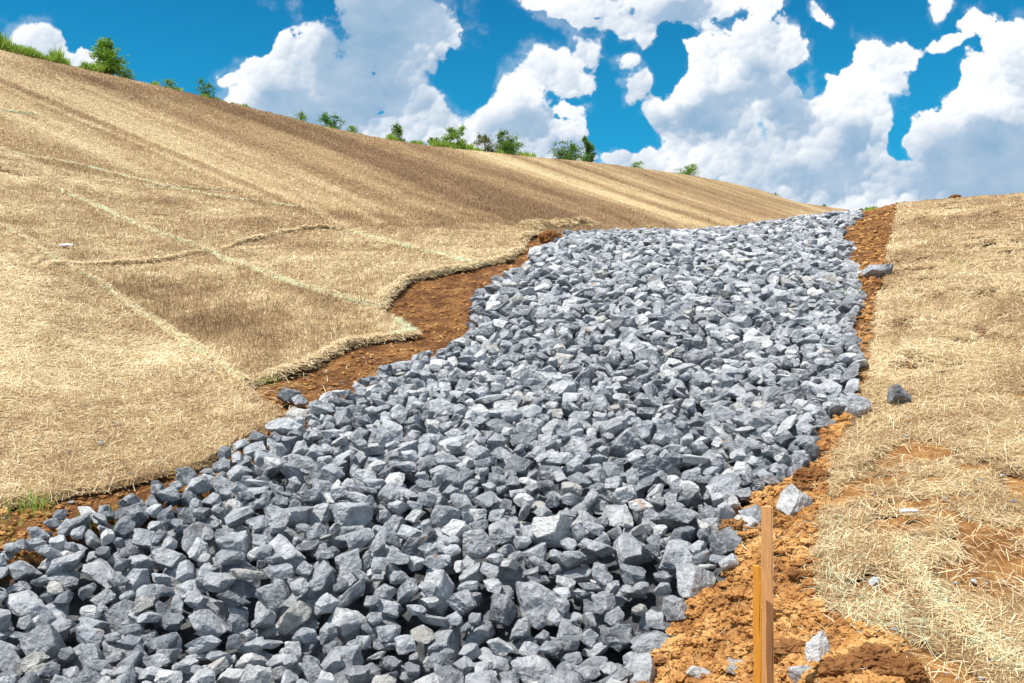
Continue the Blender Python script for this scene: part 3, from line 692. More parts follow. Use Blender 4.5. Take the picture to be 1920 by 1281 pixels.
def ribbon(name, pts, width, mat, parent, lift=0.035, roll=0.0, seed=3, label=None, straws=0):
    """a strip (or a rolled edge, if roll) that follows a surveyed line over the ground"""
    L = outline(pts, closed=False); seg = np.linalg.norm(np.diff(L, axis=0), axis=1); s = np.concatenate([[0], np.cumsum(seg)])
    n = max(8, int(s[-1] / (0.04 if s[-1] < 14 else 0.10))); si = np.linspace(0, s[-1], n)
    x = np.interp(si, s, L[:, 0]); y = np.interp(si, s, L[:, 1])
    for _ in range(6): x[1:-1] = .25 * x[:-2] + .5 * x[1:-1] + .25 * x[2:]; y[1:-1] = .25 * y[:-2] + .5 * y[1:-1] + .25 * y[2:]
    x = x + 0.04 * vnoise2(si * 1.7, si * 0, seed); y = y + 0.04 * vnoise2(si * 1.9, si * 0 + 7, seed)
    tx, ty = np.gradient(x), np.gradient(y); tl = np.hypot(tx, ty) + 1e-9; nx, ny_ = -ty / tl, tx / tl
    width = width * (0.8 if roll else 1); roll = roll * 0.62; wv = width * (0.7 + 0.5 * vnoise2(si * 1.3, si * 0 + 3, seed + 1)); m = 9 if roll else 5
    end = np.clip(np.minimum(si, s[-1] - si) / 0.25, 0.15, 1)
    V = np.zeros((n, m, 3))
    for j in range(m):
        u = j / (m - 1) * 2 - 1
        X = x + nx * wv * u * 0.5; Y = y + ny_ * wv * u * 0.5
        h = roll * math.sqrt(max(0, 1 - u * u)) * (0.8 + 0.4 * vnoise2(si * 2.5, si * 0 + 1, seed + 2)) * end if roll else 0
        V[:, j] = np.stack([X, Y, land(X, Y) + cover(X, Y) + (lift * (1 - u * u) + 0.004 if not roll else -0.015) + h * (1 + 0.5 * fbm2(X * 4, Y * 4, seed + 6, 3)) + 0.008 * vnoise2(X * 25, Y * 25, seed + 5)], -1)
    idx = np.arange(n * m).reshape(n, m); Fc = np.stack([idx[:-1, :-1], idx[:-1, 1:], idx[1:, 1:], idx[1:, :-1]], -1).reshape(-1, 4)
    V = V.reshape(-1, 3); T = 0.66 + 0.2 * fbm2(V[:, 0] * 6, V[:, 1] * 6, seed, 2); parts = [(V, Fc, T)]
    r = np.random.default_rng(seed)
    if straws:
        f = r.integers(0, len(V), straws); p = V[f] + r.normal(0, .012, (straws, 3))
        parts.append(fibres(p[:, 0], p[:, 1], p[:, 2], np.clip(r.normal(.62, .2, straws), 0, 1), 0, (.05, .15), 1.1, .0034, seed + 9))
    V2, F2, T2 = merge(parts); mi = np.ones(len(F2), int); mi[:len(Fc)] = 0
    o = link(name, mesh_np(name, V2, F2, None, {'tone': T2}, smooth=False, mats=[mat, M_FIBRE], midx=mi), parent)
    if label: o['label'] = label
    return o

def net_strands(parent, pts, width, n, seed):
    """loose green net threads lying along a seam"""
    L = outline(pts, closed=False); r = np.random.default_rng(seed)
    k = r.integers(0, len(L) - 1, n); t = r.random(n); P = L[k] * (1 - t)[:, None] + L[k + 1] * t[:, None]
    n = n // 2 if pts[0][0] < 1000 else n // 5; k, t, P = k[:n], t[:n], P[:n]; P = P + r.normal(0, width * .4, (n, 2)); z = land(P[:, 0], P[:, 1]) + 0.035
    V, Fc, T = fibres(P[:, 0], P[:, 1], z, r.random(n), 0, (0.03, 0.14), 0.55, 0.0014, seed)
    o = link('net_threads', mesh_np('net_threads', V, Fc, M_NETG), parent); o['kind'] = 'stuff'; return o
M_NETG = plain_mat('net_thread_green', (0.62, 0.74, 0.50), 0.6, 0.2)

# seams with green net showing
ribbon('net_seam', [(0, 425), (60, 462), (200, 545), (330, 630), (462, 720)], 0.10, M_NET, BL[0], seed=11, straws=1875)
net_strands(BL[0], [(40, 450), (200, 545), (330, 630), (400, 675)], 0.06, 900, 12)
ribbon('net_seam', [(110, 358), (250, 420), (400, 478), (560, 538), (712, 580)], 0.17, M_NET, BL[1], seed=13, straws=1350)
net_strands(BL[1], [(130, 366), (250, 420), (400, 478), (560, 538), (700, 576)], 0.10, 2600, 14)
ribbon('net_seam', [(650, 436), (780, 470), (908, 498)], 0.16, M_NET, BL[3], seed=15, straws=675)
net_strands(BL[3], [(650, 436), (780, 470), (905, 497)], 0.09, 1400, 16)
ribbon('net_seam', [(0, 285), (120, 305), (250, 335), (330, 356), (450, 376), (560, 390)], 0.20, M_NET, BL[5], seed=17, straws=375)
net_strands(hill_b, [(0, 208), (60, 216)], 0.12, 700, 18)
ribbon('net_seam', [(0, 207), (70, 217)], 0.25, M_NET, hill_b, seed=19, straws=200)
ribbon('net_seam', [(270, 350), (420, 358), (440, 362)], 0.12, M_NET, BL[5], seed=20, straws=200)
# rolled and folded edges
ribbon('rolled_edge', [(462, 722), (500, 711), (560, 690), (640, 650), (700, 637), (778, 624)], 0.17, M_STRAW, BL[1], roll=0.085, seed=21, straws=5000)
ribbon('rolled_edge', [(712, 580), (722, 558), (760, 526), (830, 510), (905, 497), (950, 487), (978, 468)], 0.22, M_STRAW, BL[2], roll=0.09, seed=22, straws=4200)
net_strands(BL[2], [(712, 580), (722, 558), (760, 526), (830, 510), (905, 497)], 0.10, 1500, 30)
net_strands(BL[1], [(740, 602), (775, 624), (740, 630)], 0.06, 500, 31)
ribbon('folded_edge', [(72, 515), (110, 502), (200, 500), (300, 492), (380, 476)], 0.16, M_STRAW, BL[4], roll=0.075, seed=23, straws=2600)
ribbon('folded_edge', [(400, 476), (470, 455), (540, 437), (622, 428)], 0.18, M_STRAW, BL[5], roll=0.10, seed=24, straws=2200)
ribbon('folded_edge', [(530, 462), (420, 475)], 0.10, M_STRAW, BL[5], roll=0.03, seed=34, straws=400)
ribbon('folded_edge', [(60, 505), (75, 490), (110, 487)], 0.12, M_STRAW, BL[4], roll=0.06, seed=35, straws=500)
ribbon('bunched_edge', [(985, 432), (1010, 424), (1050, 428), (1085, 420), (1120, 424)], 0.75, M_STRAW, hill_b, roll=0.30, seed=25, straws=9000, label='bunched up straw and net at the top left corner of the rocks')
net_strands(hill_b, [(985, 426), (1020, 420), (1085, 418)], 0.25, 1400, 26)
ribbon('folded_edge', [(960, 452), (990, 444), (1005, 438)], 0.30, M_STRAW, BL[3], roll=0.12, seed=27, straws=500)
ribbon('folded_edge', [(1690, 1030), (1720, 1075), (1745, 1120), (1800, 1180), (1860, 1225), (1940, 1275)], 0.16, M_STRAW, right_b, roll=0.035, seed=28, straws=5000)
net_strands(right_b, [(1690, 1030), (1745, 1120), (1820, 1200), (1930, 1270)], 0.10, 1100, 32)
net_strands(right_b, [(1560, 950), (1560, 1100), (1640, 1160), (1760, 1200)], 0.16, 1200, 33)

# ------------------------------------------------------------------ rocks
def ico(level):
    bm = bmesh.new(); bmesh.ops.create_icosphere(bm, subdivisions=level + 1, radius=1.0)
    bm.verts.ensure_lookup_table(); V = np.array([v.co[:] for v in bm.verts]); Fc = np.array([[v.index for v in f.verts] for f in bm.faces]); bm.free()
    V /= np.linalg.norm(V, axis=1, keepdims=True); return V, Fc
ICO = {k: ico(k) for k in (1, 2, 3, 4)}

def rock_shape(seed, level):
    """crushed stone: a solid bounded by random flat fractures, edges chipped"""
    r = np.random.default_rng(1000 + seed); D, Fc = ICO[level]
    np_ = int(r.integers(6, 13)); N = r.normal(size=(np_, 3)); N /= np.linalg.norm(N, axis=1, keepdims=True)
    N = np.concatenate([N, [[0, 0, 1], [0, 0, -1], [1, 0, 0], [-1, 0, 0], [0, 1, 0], [0, -1, 0]] @ np.array(Euler(r.uniform(-.5, .5, 3)).to_matrix())])
    h = np.concatenate([r.uniform(0.55, 0.95, np_), r.uniform(0.62, 0.95, 6)])
    dot = D @ N.T; rad = np.where(dot > 0.05, h / np.maximum(dot, 0.05), 9.0)
    srt = np.sort(rad, axis=1); k = 48.0
    soft = -np.log(np.exp(-k * (srt[:, :5] - srt[:, :1])).sum(1)) / k + srt[:, 0]
    rr = np.minimum(soft, 1.35)
    off = r.uniform(0, 50, 3); P = D * rr[:, None]
    n = 0.06 * vnoise3(P[:, 0] * 2 + off[0], P[:, 1] * 2, P[:, 2] * 2, seed) + 0.040 * vnoise3(P[:, 0] * 5, P[:, 1] * 5 + off[1], P[:, 2] * 5, seed + 1)
    if level == 2: n = n * 0.6
    if level >= 3: n = n + 0.024 * vnoise3(P[:, 0] * 11, P[:, 1] * 11, P[:, 2] * 11 + off[2], seed + 2)
    if level >= 4: n = n + 0.012 * vnoise3(P[:, 0] * 24, P[:, 1] * 24, P[:, 2] * 24 + off[2], seed + 3)
    P = P * (1 + n)[:, None]
    return P * 0.5, Fc            # about one unit across

NP = 26
SH = {lv: [rock_shape(s, lv) for s in range(NP)] for lv in (2, 3, 4)}
ROCK_ME = []
for s in range(NP):
    V, Fc = SH[4][s]; ROCK_ME.append(mesh_np('rock', V, Fc, M_ROCK[1], smooth=False))

CELL = 0.022
GX0, GX1, GY0, GY1 = -4.6, 9.8, 2.7, 24.2
gnx, gny = int((GX1 - GX0) / CELL), int((GY1 - GY0) / CELL)
gx = GX0 + (np.arange(gnx) + .5) * CELL; gy = GY0 + (np.arange(gny) + .5) * CELL
GX, GY = np.meshgrid(gx, gy, indexing='ij')
S0 = land(GX, GY); INR = inside(ROCKS, GX, GY)
pit = INR.astype(float)
for _ in range(3):
    k = 5
    cs = np.cumsum(np.pad(pit, ((k + 1, k), (0, 0)), mode='edge'), 0); pit = (cs[2 * k + 1:] - cs[:-2 * k - 1]) / (2 * k + 1)
    cs = np.cumsum(np.pad(pit, ((0, 0), (k + 1, k)), mode='edge'), 1); pit = (cs[:, 2 * k + 1:] - cs[:, :-2 * k - 1]) / (2 * k + 1)
H = S0 - 0.15 * pit + 0.01
TARGET = S0 + 0.035 + 0.045 * fbm2(GX * 0.8, GY * 0.8, 7, 3)          # uneven top of the stone fill
OWN = np.full(H.shape, -1, np.int32)
rocks = []
cells_in = np.argwhere(INR)

def drop(seed_i, sx, sy, sz, rot, cands, sink, limit, r):
    V = SH[3][seed_i][0] * (sx, sy, sz) @ rot.T
    ci = np.floor(V[:, :2] / CELL).astype(int); lo = ci.min(0); ci -= lo; w, h = ci.max(0) + 1
    bot = np.full((w, h), 1e3); top = np.full((w, h), -1e3)
    np.minimum.at(bot, (ci[:, 0], ci[:, 1]), V[:, 2]); np.maximum.at(top, (ci[:, 0], ci[:, 1]), V[:, 2]); ok = bot < 1e2
    best = None
    for (a, b) in cands:
        i0, j0 = a + lo[0], b + lo[1]
        if i0 < 0 or j0 < 0 or i0 + w >= gnx or j0 + h >= gny: continue
        sub = H[i0:i0 + w, j0:j0 + h]; gap = np.where(ok, sub - bot, -1e3)
        # rests on its highest few contacts, a little sunk between its neighbours
        z = np.partition(gap[ok], -max(2, int(ok.sum() * 0.06)))[-max(2, int(ok.sum() * 0.06))] - sink
        over = (z + V[:, 2].max()) - TARGET[a, b]
        cov = over + 0.15 * (z - TARGET[a, b])
        if best is None or cov < best[0]: best = (cov, a, b, i0, j0, z, over)
    if best is None or best[6] > limit: return False
    _, a, b, i0, j0, z, over = best
    sub = H[i0:i0 + w, j0:j0 + h]; t = np.where(ok, top + z, -1e3); up = t > sub
    sub[up] = t[up]; OWN[i0:i0 + w, j0:j0 + h][up] = len(rocks)
    rocks.append(dict(i=seed_i, s=(sx, sy, sz), rot=rot, loc=(GX0 + (a + .5) * CELL, GY0 + (b + .5) * CELL, z)))
    return True

def rand_rot(r, tilt=26):
    e = Euler((R(r.normal(0, tilt)), R(r.normal(0, tilt)), r.uniform(0, 2 * math.pi)), 'XYZ'); return np.array(e.to_matrix())

def deposit():
    r = np.random.default_rng(42); fails = 0
    area = len(cells_in) * CELL * CELL
    for stage, (n, lo, hi, ncand, lim) in enumerate([(int(area * 3.6), .24, .36, 12, .13), (int(area * 12), .17, .29, 9, .15), (int(area * 60), .11, .21, 14, .12), (int(area * 80), .08, .15, 18, .06)]):
        for _ in range(n):
            d = lo + (hi - lo) * r.random() ** 1.6
            s = d * 1.12 * np.array([r.uniform(1.0, 1.4), r.uniform(0.78, 1.08), r.uniform(0.55, 0.95)])
            if r.random() < .28: s = s * (1.08, 1.0, .58)
            c = cells_in[r.integers(0, len(cells_in), ncand)]
            yc = GY0 + c[0][1] * CELL; c = c[np.abs(c[:, 1] - c[0][1]) * CELL < 4.5]
            s = s * (0.86 + 0.14 * min(1, max(0, (yc - 5.5) / 8)))
            drop(int(r.integers(NP)), s[0], s[1], s[2], rand_rot(r), c, 0.17 * s[2], lim, r)
deposit()
def top_up():
    r = np.random.default_rng(43); low = cells_in[(cells_in[:, 1] * CELL + GY0 < 9)]
    for _ in range(9000):
        d = r.uniform(.09, .20); s = d * 1.05 * np.array([r.uniform(1.0, 1.35), r.uniform(.8, 1.08), r.uniform(.6, .95)])
        drop(int(r.integers(NP)), s[0], s[1], s[2], rand_rot(r), low[r.integers(0, len(low), 16)], .14 * s[2], .10, r)
top_up()
print('rocks', len(rocks))

# loose stones beside the fill, each at its surveyed spot: bearing, elevation, size, tone, shape, label
LOOSE = [(1686, 760, .20, 0, 3, 'lone dark grey rock lying on the straw blanket right of the channel'),
         (1658, 518, .22, 0, 5, 'dark grey rock bridging the soil strip and the edge of the right straw blanket'),
         (1632, 524, .24, 1, 8, 'grey rock wedged against the darker rock at the right blanket edge'),
         (1596, 782, .22, 2, 9, 'flat light grey rock on the soil strip beside the right edge of the fill'),
         (1484, 962, .225, 3, 2, 'pale triangular rock standing on orange soil behind the wooden stakes'),
         (1535, 1246, .135, 3, 12, 'white pointed rock on orange clods right of the wooden stakes'),
         (1380, 1252, .12, 4, 7, 'flat tan stone slab on orange soil left of the stakes'),
         (1312, 1275, .10, 3, 6, 'whitish stone at the bottom edge of the photo left of the stakes'),
         (1205, 1283, .2, 2, 10, 'light grey rock at the bottom edge where the fill meets the orange soil'),
         (1500, 1284, .11, 2, 11, 'small grey stone at the bottom edge right of the stakes'),
         (541, 756, .17, 0, 14, 'dark bluish rock alone in the soil hollow below the rolled straw edge'),
         (562, 763, .13, 1, 15, 'small grey rock touching the dark bluish rock in the soil hollow'),
         (617, 757, .16, 3, 16, 'small pale stone on the brown soil between the rolled straw and the fill'),
         (1003, 486, .30, 3, 17, 'pale rock topping the left corner of the fill below the bunched straw'),
         (1412, 982, .14, 1, 18, 'small grey rock half hidden behind the tall stake'),
         (1640, 1098, .05, 3, 19, 'tiny whitish pebble on the straw right of the stakes')]
for (px, rw, d, tone, shp, lab) in LOOSE:
    x, y = ground_at(px, rw); rr = np.random.default_rng(shp + 500)
    s = np.array([1.25, 0.95, 0.85]) * d
    if shp == 12: s = np.array([1.25, 1.0, 1.15]) * d
    if shp == 7: s = np.array([1.3, 1.1, .32]) * d
    rocks.append(dict(i=shp, s=tuple(s), rot=rand_rot(rr, 8), loc=(x, y, float(land(x, y)) + s[2] * 0.36), tone=tone, label=lab, taper=shp in (2, 12)))

# tones: patches of darker and paler stone
rr = np.random.default_rng(77)
for q_ in rocks:
    if 'tone' not in q_:
        q_['tone'] = int(rr.choice(5, p=(.20, .37, .28, .12, .03)))
cnt = np.bincount(OWN[OWN >= 0], minlength=len(rocks)).astype(float)
for k, q_ in enumerate(rocks):
    x, y, z = q_['loc']; px, row = project(x, y, z); q_['px'], q_['row'] = float(px), float(row)
    vis = cnt[k] * CELL * CELL / y ** 2
    fr = -10 < px < 1930 and row < 1285
    q_['score'] = (1e9 if 'label' in q_ else vis) if fr else -1
order = sorted(range(len(rocks)), key=lambda k: -rocks[k]['score'])[:300]

def place_words(px, row):
    """where a rock lies, by things one can find in the picture"""
    for lim, v in ((1195, 'at the bottom edge'), (1110, 'low in front'), (1035, 'in the foreground'), (965, 'in the near middle'), (880, 'in the middle'), (-1, 'up the channel')):
        if row > lim: break
    for lim, t in ((90, 'at far left'), (220, 'near left side'), (360, 'below the soil bank'), (500, 'below the straw'), (640, 'left of centre'), (780, 'slightly left'), (900, 'near centre'), (1020, 'right of centre'),
                   (1140, 'towards orange soil'), (1270, 'beside orange soil'), (3000, 'near right edge')):
        if px < lim: break
    return v, t

labels = {}
tone_w = ['dark grey', 'mid grey', 'light grey', 'pale whitish', 'tan tinted']
sel = set(order); cand = {}
for k in order:
    q_ = rocks[k]
    if 'label' in q_: continue
    s = sorted(q_['s']); big = s[2]
    size = 'huge' if big > .42 else 'large' if big > .33 else 'medium' if big > .25 else 'small' if big > .18 else 'tiny'
    form = 'flat rock' if s[0] / s[1] < .62 else 'long rock' if s[2] / s[1] > 1.35 else 'squat rock' if s[2] / s[0] < 1.45 else 'wedge rock'
    v, t = place_words(q_['px'], q_['row'])
    q_['label'] = f"{size} {tone_w[q_['tone']]} {form} {v}, {t}"
    cand.setdefault(q_['label'], []).append(k)
for lab, ks in cand.items():
    if len(ks) > 1:
        ks.sort(key=lambda k: rocks[k]['px'])
        names = ['leftmost', 'rightmost'] if len(ks) == 2 else ['leftmost', 'middle', 'rightmost'] if len(ks) == 3 else ['first', 'second', 'third', 'fourth', 'fifth', 'sixth', 'seventh'][:len(ks)]
        for nm, k in zip(names, ks): rocks[k]['label'] = nm + ' ' + lab

for k in order:
    q_ = rocks[k]
    me = ROCK_ME[q_['i']]
    if 'label' in q_ and q_['i'] in (2, 12) and q_.get('taper'):
        V = SH[4][q_['i']][0].copy(); zz = np.clip(V[:, 2] + .45, 0, 1); V[:, 0] = V[:, 0] * (1.25 - 0.95 * zz) + (.12 * zz); V[:, 1] *= (1.15 - 0.7 * zz); me = mesh_np('rock', V, SH[4][q_['i']][1], M_ROCK[3])
    o = link('rock', me)
    o.matrix_world = Matrix.Translation(q_['loc']) @ Matrix(q_['rot']).to_4x4() @ Matrix.Diagonal((*q_['s'], 1))
    o.material_slots[0].link = 'OBJECT'; o.material_slots[0].material = M_ROCK[q_['tone']]
    tag(o, q_['label'], 'rock', 'loose grey rocks of the channel lining')

def rest_of_rocks():
    Vs, Fs, Ms, off = [], [], [], 0
    for k, q_ in enumerate(rocks):
        if k in sel: continue
        if cnt[k] < 3 and 'label' not in q_: continue        # buried
        lv = 3 if q_['loc'][1] < 15 and q_['px'] > -60 else 2
        V, Fc = SH[lv][q_['i']]; V = V * q_['s'] @ q_['rot'].T + np.array(q_['loc'])
        Vs.append(V); Fs.append(Fc + off); Ms.append(np.full(len(Fc), q_['tone'])); off += len(V)
    print('rest', len(Vs), off)
    me = mesh_np('riprap', np.concatenate(Vs), np.concatenate(Fs), None, None, False, M_ROCK, np.concatenate(Ms))
    tag(link('riprap', me), 'mass of smaller and farther grey crushed rocks filling the channel up to its crest', 'rocks', None, 'stuff')
rest_of_rocks()

# ------------------------------------------------------------------ soil crumbs, clods and gravel on the bare soil
def scatter_lumps(name, label, cat, n, size, poly_px, mats, seed, level=1, dark=0.0, tonepick=None, flat=0.7, kind='stuff', power=2.2):
    r = np.random.default_rng(seed); Vs, Fs, Ds, Ms, off = [], [], [], [], 0
    D, Fc = ICO[level]
    px = r.uniform(poly_px[0], poly_px[1], n * 3); lo, hi = math.log(poly_px[2]), math.log(poly_px[3]); y = np.exp(lo + (hi - lo) * r.random(n * 3) ** 1.3); x = (px - CX) / F * y
    ok = ~inside(ROCKS, x, y) & ~in_straw(x, y)
    if cat == 'gravel': ok = ~inside(ROCKS, x, y)
    x, y, px = x[ok][:n], y[ok][:n], px[ok][:n]
    d = size[0] + (size[1] - size[0]) * r.random(len(x)) ** power
    z = land(x, y) + clods(x, y) - 0.055 * ((px < 1090) & ~in_straw(x, y))
    for k in range(len(x)):
        f = r.normal(size=(6, 3)); f /= np.linalg.norm(f, axis=1, keepdims=True); dot = D @ f.T
        rad = np.minimum(1.0, np.where(dot > .1, r.uniform(.55, .9) / np.maximum(dot, .1), 9).min(1)) * (1 + 0.16 * r.normal(size=len(D)) * (1 if level < 3 else .3))
        V = D * rad[:, None] * (1, r.uniform(.7, 1), flat * r.uniform(.7, 1.1)) * d[k] * .5
        a = r.uniform(0, 6.28); V = V @ np.array([[math.cos(a), math.sin(a), 0], [-math.sin(a), math.cos(a), 0], [0, 0, 1]])
        V = V + (x[k], y[k], z[k] + d[k] * .12)
        Vs.append(V); Fs.append(Fc + off); off += len(V)
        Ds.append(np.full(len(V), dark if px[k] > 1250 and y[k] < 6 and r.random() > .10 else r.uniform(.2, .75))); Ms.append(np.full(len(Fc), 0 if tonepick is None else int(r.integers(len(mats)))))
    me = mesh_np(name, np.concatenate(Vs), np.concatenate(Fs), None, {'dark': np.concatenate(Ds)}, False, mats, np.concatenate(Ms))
    return tag(link(name, me), label, cat, None, kind)
scatter_lumps('soil_crumbs', 'orange clay crumbs strewn over the bare soil beside the rocks', 'soil crumbs', 5200, (.012, .085), (1130, 1700, 3.2, 6.5), [M_CLOD], 301, 2)
scatter_lumps('soil_crumbs', 'brown soil crumbs along the upper bare strip right of the rocks', 'soil crumbs', 2200, (.02, .10), (1480, 1700, 6.0, 23), [M_CLOD], 302, 1)
scatter_lumps('soil_crumbs', 'brown soil crumbs on the bare bank left of the rocks', 'soil crumbs', 9000, (.010, .06), (-60, 1080, 5.0, 19), [M_CLOD], 303, 1)
scatter_lumps('gravel', 'small grey gravel scattered on soil and straw beside the rocks', 'gravel', 260, (.008, .035), (1180, 1920, 3.3, 8), [M_ROCK[2], M_ROCK[3]], 304, 1, tonepick=1)
scatter_lumps('gravel', 'small grey gravel scattered on the soil bank left of the rocks', 'gravel', 150, (.010, .05), (0, 900, 5.0, 9), [M_ROCK[1], M_ROCK[2], M_ROCK[3]], 305, 1, tonepick=1)

# loose straws blown over the bare soil
def loose_straws():
    r = np.random.default_rng(401); n = 16000
    px = r.uniform(380, 1920, n); y = np.exp(r.uniform(math.log(3.2), math.log(9.5), n)); x = (px - CX) / F * y
    row = project(x, y, land(x, y))[1]; hole = bare_at(px, row) > 0.2; st = in_straw(x, y)
    near = np.zeros(n, bool)
    for p in (STRAW_R, STRAW_L[0], STRAW_L[1]): near |= seg_dist(np.vstack([p, p[:1]]), x, y) < r.exponential(0.22, n)
    ok = ~inside(ROCKS, x, y) & ((~st & (near | (r.random(n) < .10) & (px > 1350))) | hole & (r.random(n) < .95))
    x, y = x[ok], y[ok]; z = land(x, y) + clods(x, y) + 0.012
    V, Fc, T = fibres(x, y, z, np.clip(r.normal(.65, .2, len(x)), 0, 1), 0, (.04, .12), 0.9, .0025, 402)
    tag(link('loose_straw', mesh_np('loose_straw', V, Fc, M_FIBRE, {'tone': T})), 'loose straws blown across the bare orange soil', 'straw', None, 'stuff')
loose_straws()

# big clods, each one a thing
CLODS = [(1450, 1000, .11, 'rounded dark brown clod at the rocks behind the stakes', 1), (1385, 998, .16, 'large crumbly brown clod against the rocks left of the stakes', 1), (1520, 905, .17, 'dark brown clod beside the right rocks above the stakes', 1),
         (1500, 925, .12, 'smaller brown clod next to the dark clod above the stakes', 1), (1640, 1250, .17, 'biggest dark brown clod in the lower right foreground', 1), (1490, 1232, .14, 'brown clod between the stakes and the white pointed rock', 1),
         (1488, 1132, .10, 'orange clod right of the tall stake', 0), (1472, 1148, .12, 'blocky orange clod touching the tall stake on its right', 0), (1575, 1275, .17, 'brown clod at the bottom edge under the white pointed rock', 1),
         (1560, 1215, .09, 'small brown clod right of the white pointed rock', 1), (1790, 376, .20, 'brown clod alone on the right skyline', 1), (1500, 1085, .08, 'small dark clod on the orange soil right of the tall stake', 1),
         (1690, 1278, .16, 'brown clod at the bottom edge beside the straw', 1), (1030, 452, .32, 'reddish clod under the bunched straw at the channel corner', 1), (1260, 1225, .09, 'orange clod left of the tan stone slab', 0)]
for j, (px, rw, d, lab, dk) in enumerate(CLODS):
    x, y = ground_at(px, rw) if px != 1790 else ((1790 - CX) / F * 20.4, 20.4)
    V, Fc = ICO[4]; V = V.copy(); o1 = j * 13.7
    n = -0.10 * worley2(V[:, 0] * 3 + o1, (V[:, 1] + V[:, 2]) * 3, 5) + 0.22 * vnoise3(V[:, 0] * 1.7 + o1, V[:, 1] * 1.7, V[:, 2] * 1.7, 9) + 0.20 * vnoise3(V[:, 0] * 4 + o1, V[:, 1] * 4, V[:, 2] * 4, 19) + 0.15 * vnoise3(V[:, 0] * 10 + o1, V[:, 1] * 10, V[:, 2] * 10, 29)
    V = V * (1 + n)[:, None] * (.62, .5, .38) * d + (0, 0, d * .14)
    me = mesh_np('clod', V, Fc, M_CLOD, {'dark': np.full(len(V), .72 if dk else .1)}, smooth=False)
    tag(link('clod', me, loc=(x, y, float(land(x, y)))), lab, 'clod', 'clods of clay beside the rocks')

# ------------------------------------------------------------------ wooden stakes
def stake(label, px, top_row, y, w, t, mat, lean, cat, edge_mat, yaw):
    x = (px - CX) / F * y; zt = EYE + (CY - top_row) * y / F; zg = float(land(x, y)); L = zt - zg
    root = empty('wooden_stake', (x, y, zg)); root.rotation_euler = (0, R(lean), R(yaw)); tag(root, label, 'stake', 'survey stakes at the lower edge of the rocks')
    bm = bmesh.new()
    def ring(z, a, b): return [bm.verts.new((sx * a / 2, sy * b / 2, z)) for sx, sy in ((-1, -1), (1, -1), (1, 1), (-1, 1))]
    rs = [ring(-0.30, .004, .004), ring(-0.14, w, t)] + [ring(-0.14 + (L + .14) * k / 12, w * (1 - .05 * k / 12), t) for k in range(1, 13)]
    for j, rg in enumerate(rs):
        for v in rg: v.co.x += 0.0015 * math.sin(j * 1.7); v.co.z += random.uniform(-.002, .002) if j == len(rs) - 1 else 0
    for a, b in zip(rs[:-1], rs[1:]):
        for k in range(4): bm.faces.new((a[k], a[(k + 1) % 4], b[(k + 1) % 4], b[k]))
    bm.faces.new(rs[-1]); bm.faces.new(rs[0][::-1])
    bmesh.ops.bevel(bm, geom=[e for e in bm.edges if abs(e.verts[0].co.z - e.verts[1].co.z) > .02], offset=.0012, segments=1, affect='EDGES')
    bmesh.ops.recalc_face_normals(bm, faces=bm.faces)
    me = bpy.data.meshes.new('post'); bm.to_mesh(me); bm.free(); me.materials.append(mat); link('post', me, root)
    if edge_mat:
        bm = bmesh.new(); q = bmesh.ops.create_cube(bm, size=1)
        for v in bm.verts: v.co = Vector((w / 2 + .0022 + v.co.x * .003, v.co.y * t * 0.96, L / 2 + v.co.z * (L - .01)))
        me = bpy.data.meshes.new('edge_strip'); bm.to_mesh(me); bm.free(); me.materials.append(edge_mat); link('edge_strip', me, root)
    return root
M_W1 = wood_mat('stake_wood', (0.60, 0.28, 0.10), (0.84, 0.48, 0.21)); M_W2 = wood_mat('stake_orange_wood', (0.62, 0.24, 0.03), (0.80, 0.36, 0.05))
M_YEL = plain_mat('yellow_paint', (0.80, 0.38, 0.04), 0.6, .2, 40); M_LT = plain_mat('pale_edge_wood', (0.66, 0.45, 0.24), 0.7, .15, 40)  # tall stake's right edge is a paler strip; the orange stake's is yellow paint
stake('tall bare wooden stake driven in the orange soil beside a shorter orange one', 1439, 949, 3.42, .039, .018, M_W1, -0.3, 'stake', M_LT, -8)
stake('shorter orange painted stake just left of the tall bare stake', 1421, 1061, 3.36, .024, .020, M_W2, -0.5, 'stake', M_YEL, -22)

# ------------------------------------------------------------------ litter
def wrap(label, cat, name, px, row, L, rad, mat, yaw):
    x, y = ground_at(px, row); bm = bmesh.new(); r = random.Random(px)
    rings = []
    for k in range(9):
        u = k / 8; q = rad * (1 - .35 * abs(u - .5)) * r.uniform(.7, 1.1)
        rings.append([bm.verts.new((L * (u - .5), q * math.cos(a) * r.uniform(.8, 1.2), q * .7 * math.sin(a) * r.uniform(.8, 1.2))) for a in np.linspace(0, 2 * math.pi, 11)[:-1]])
    for a, b in zip(rings[:-1], rings[1:]):
        for k in range(10): bm.faces.new((a[k], a[(k + 1) % 10], b[(k + 1) % 10], b[k]))
    bm.faces.new(rings[0][::-1]); bm.faces.new(rings[-1])
    me = bpy.data.meshes.new(name); bm.to_mesh(me); bm.free(); me.materials.append(mat)
    o = link(name, me, loc=(x, y, float(land(x, y)) + .035 + rad * .7)); o.rotation_euler = (0, 0, R(yaw)); tag(o, label, cat)
M_WHITE = plain_mat('white_plastic', (.78, .79, .82), .4, .08, 30)
wrap('crushed white plastic bottle lying on the brown straw at left', 'bottle', 'plastic_bottle', 125, 468, .20, .035, M_WHITE, -8)
wrap('crumpled white paper scrap on the straw at right', 'paper scrap', 'paper_scrap', 1703, 975, .085, .018, M_WHITE, 8)

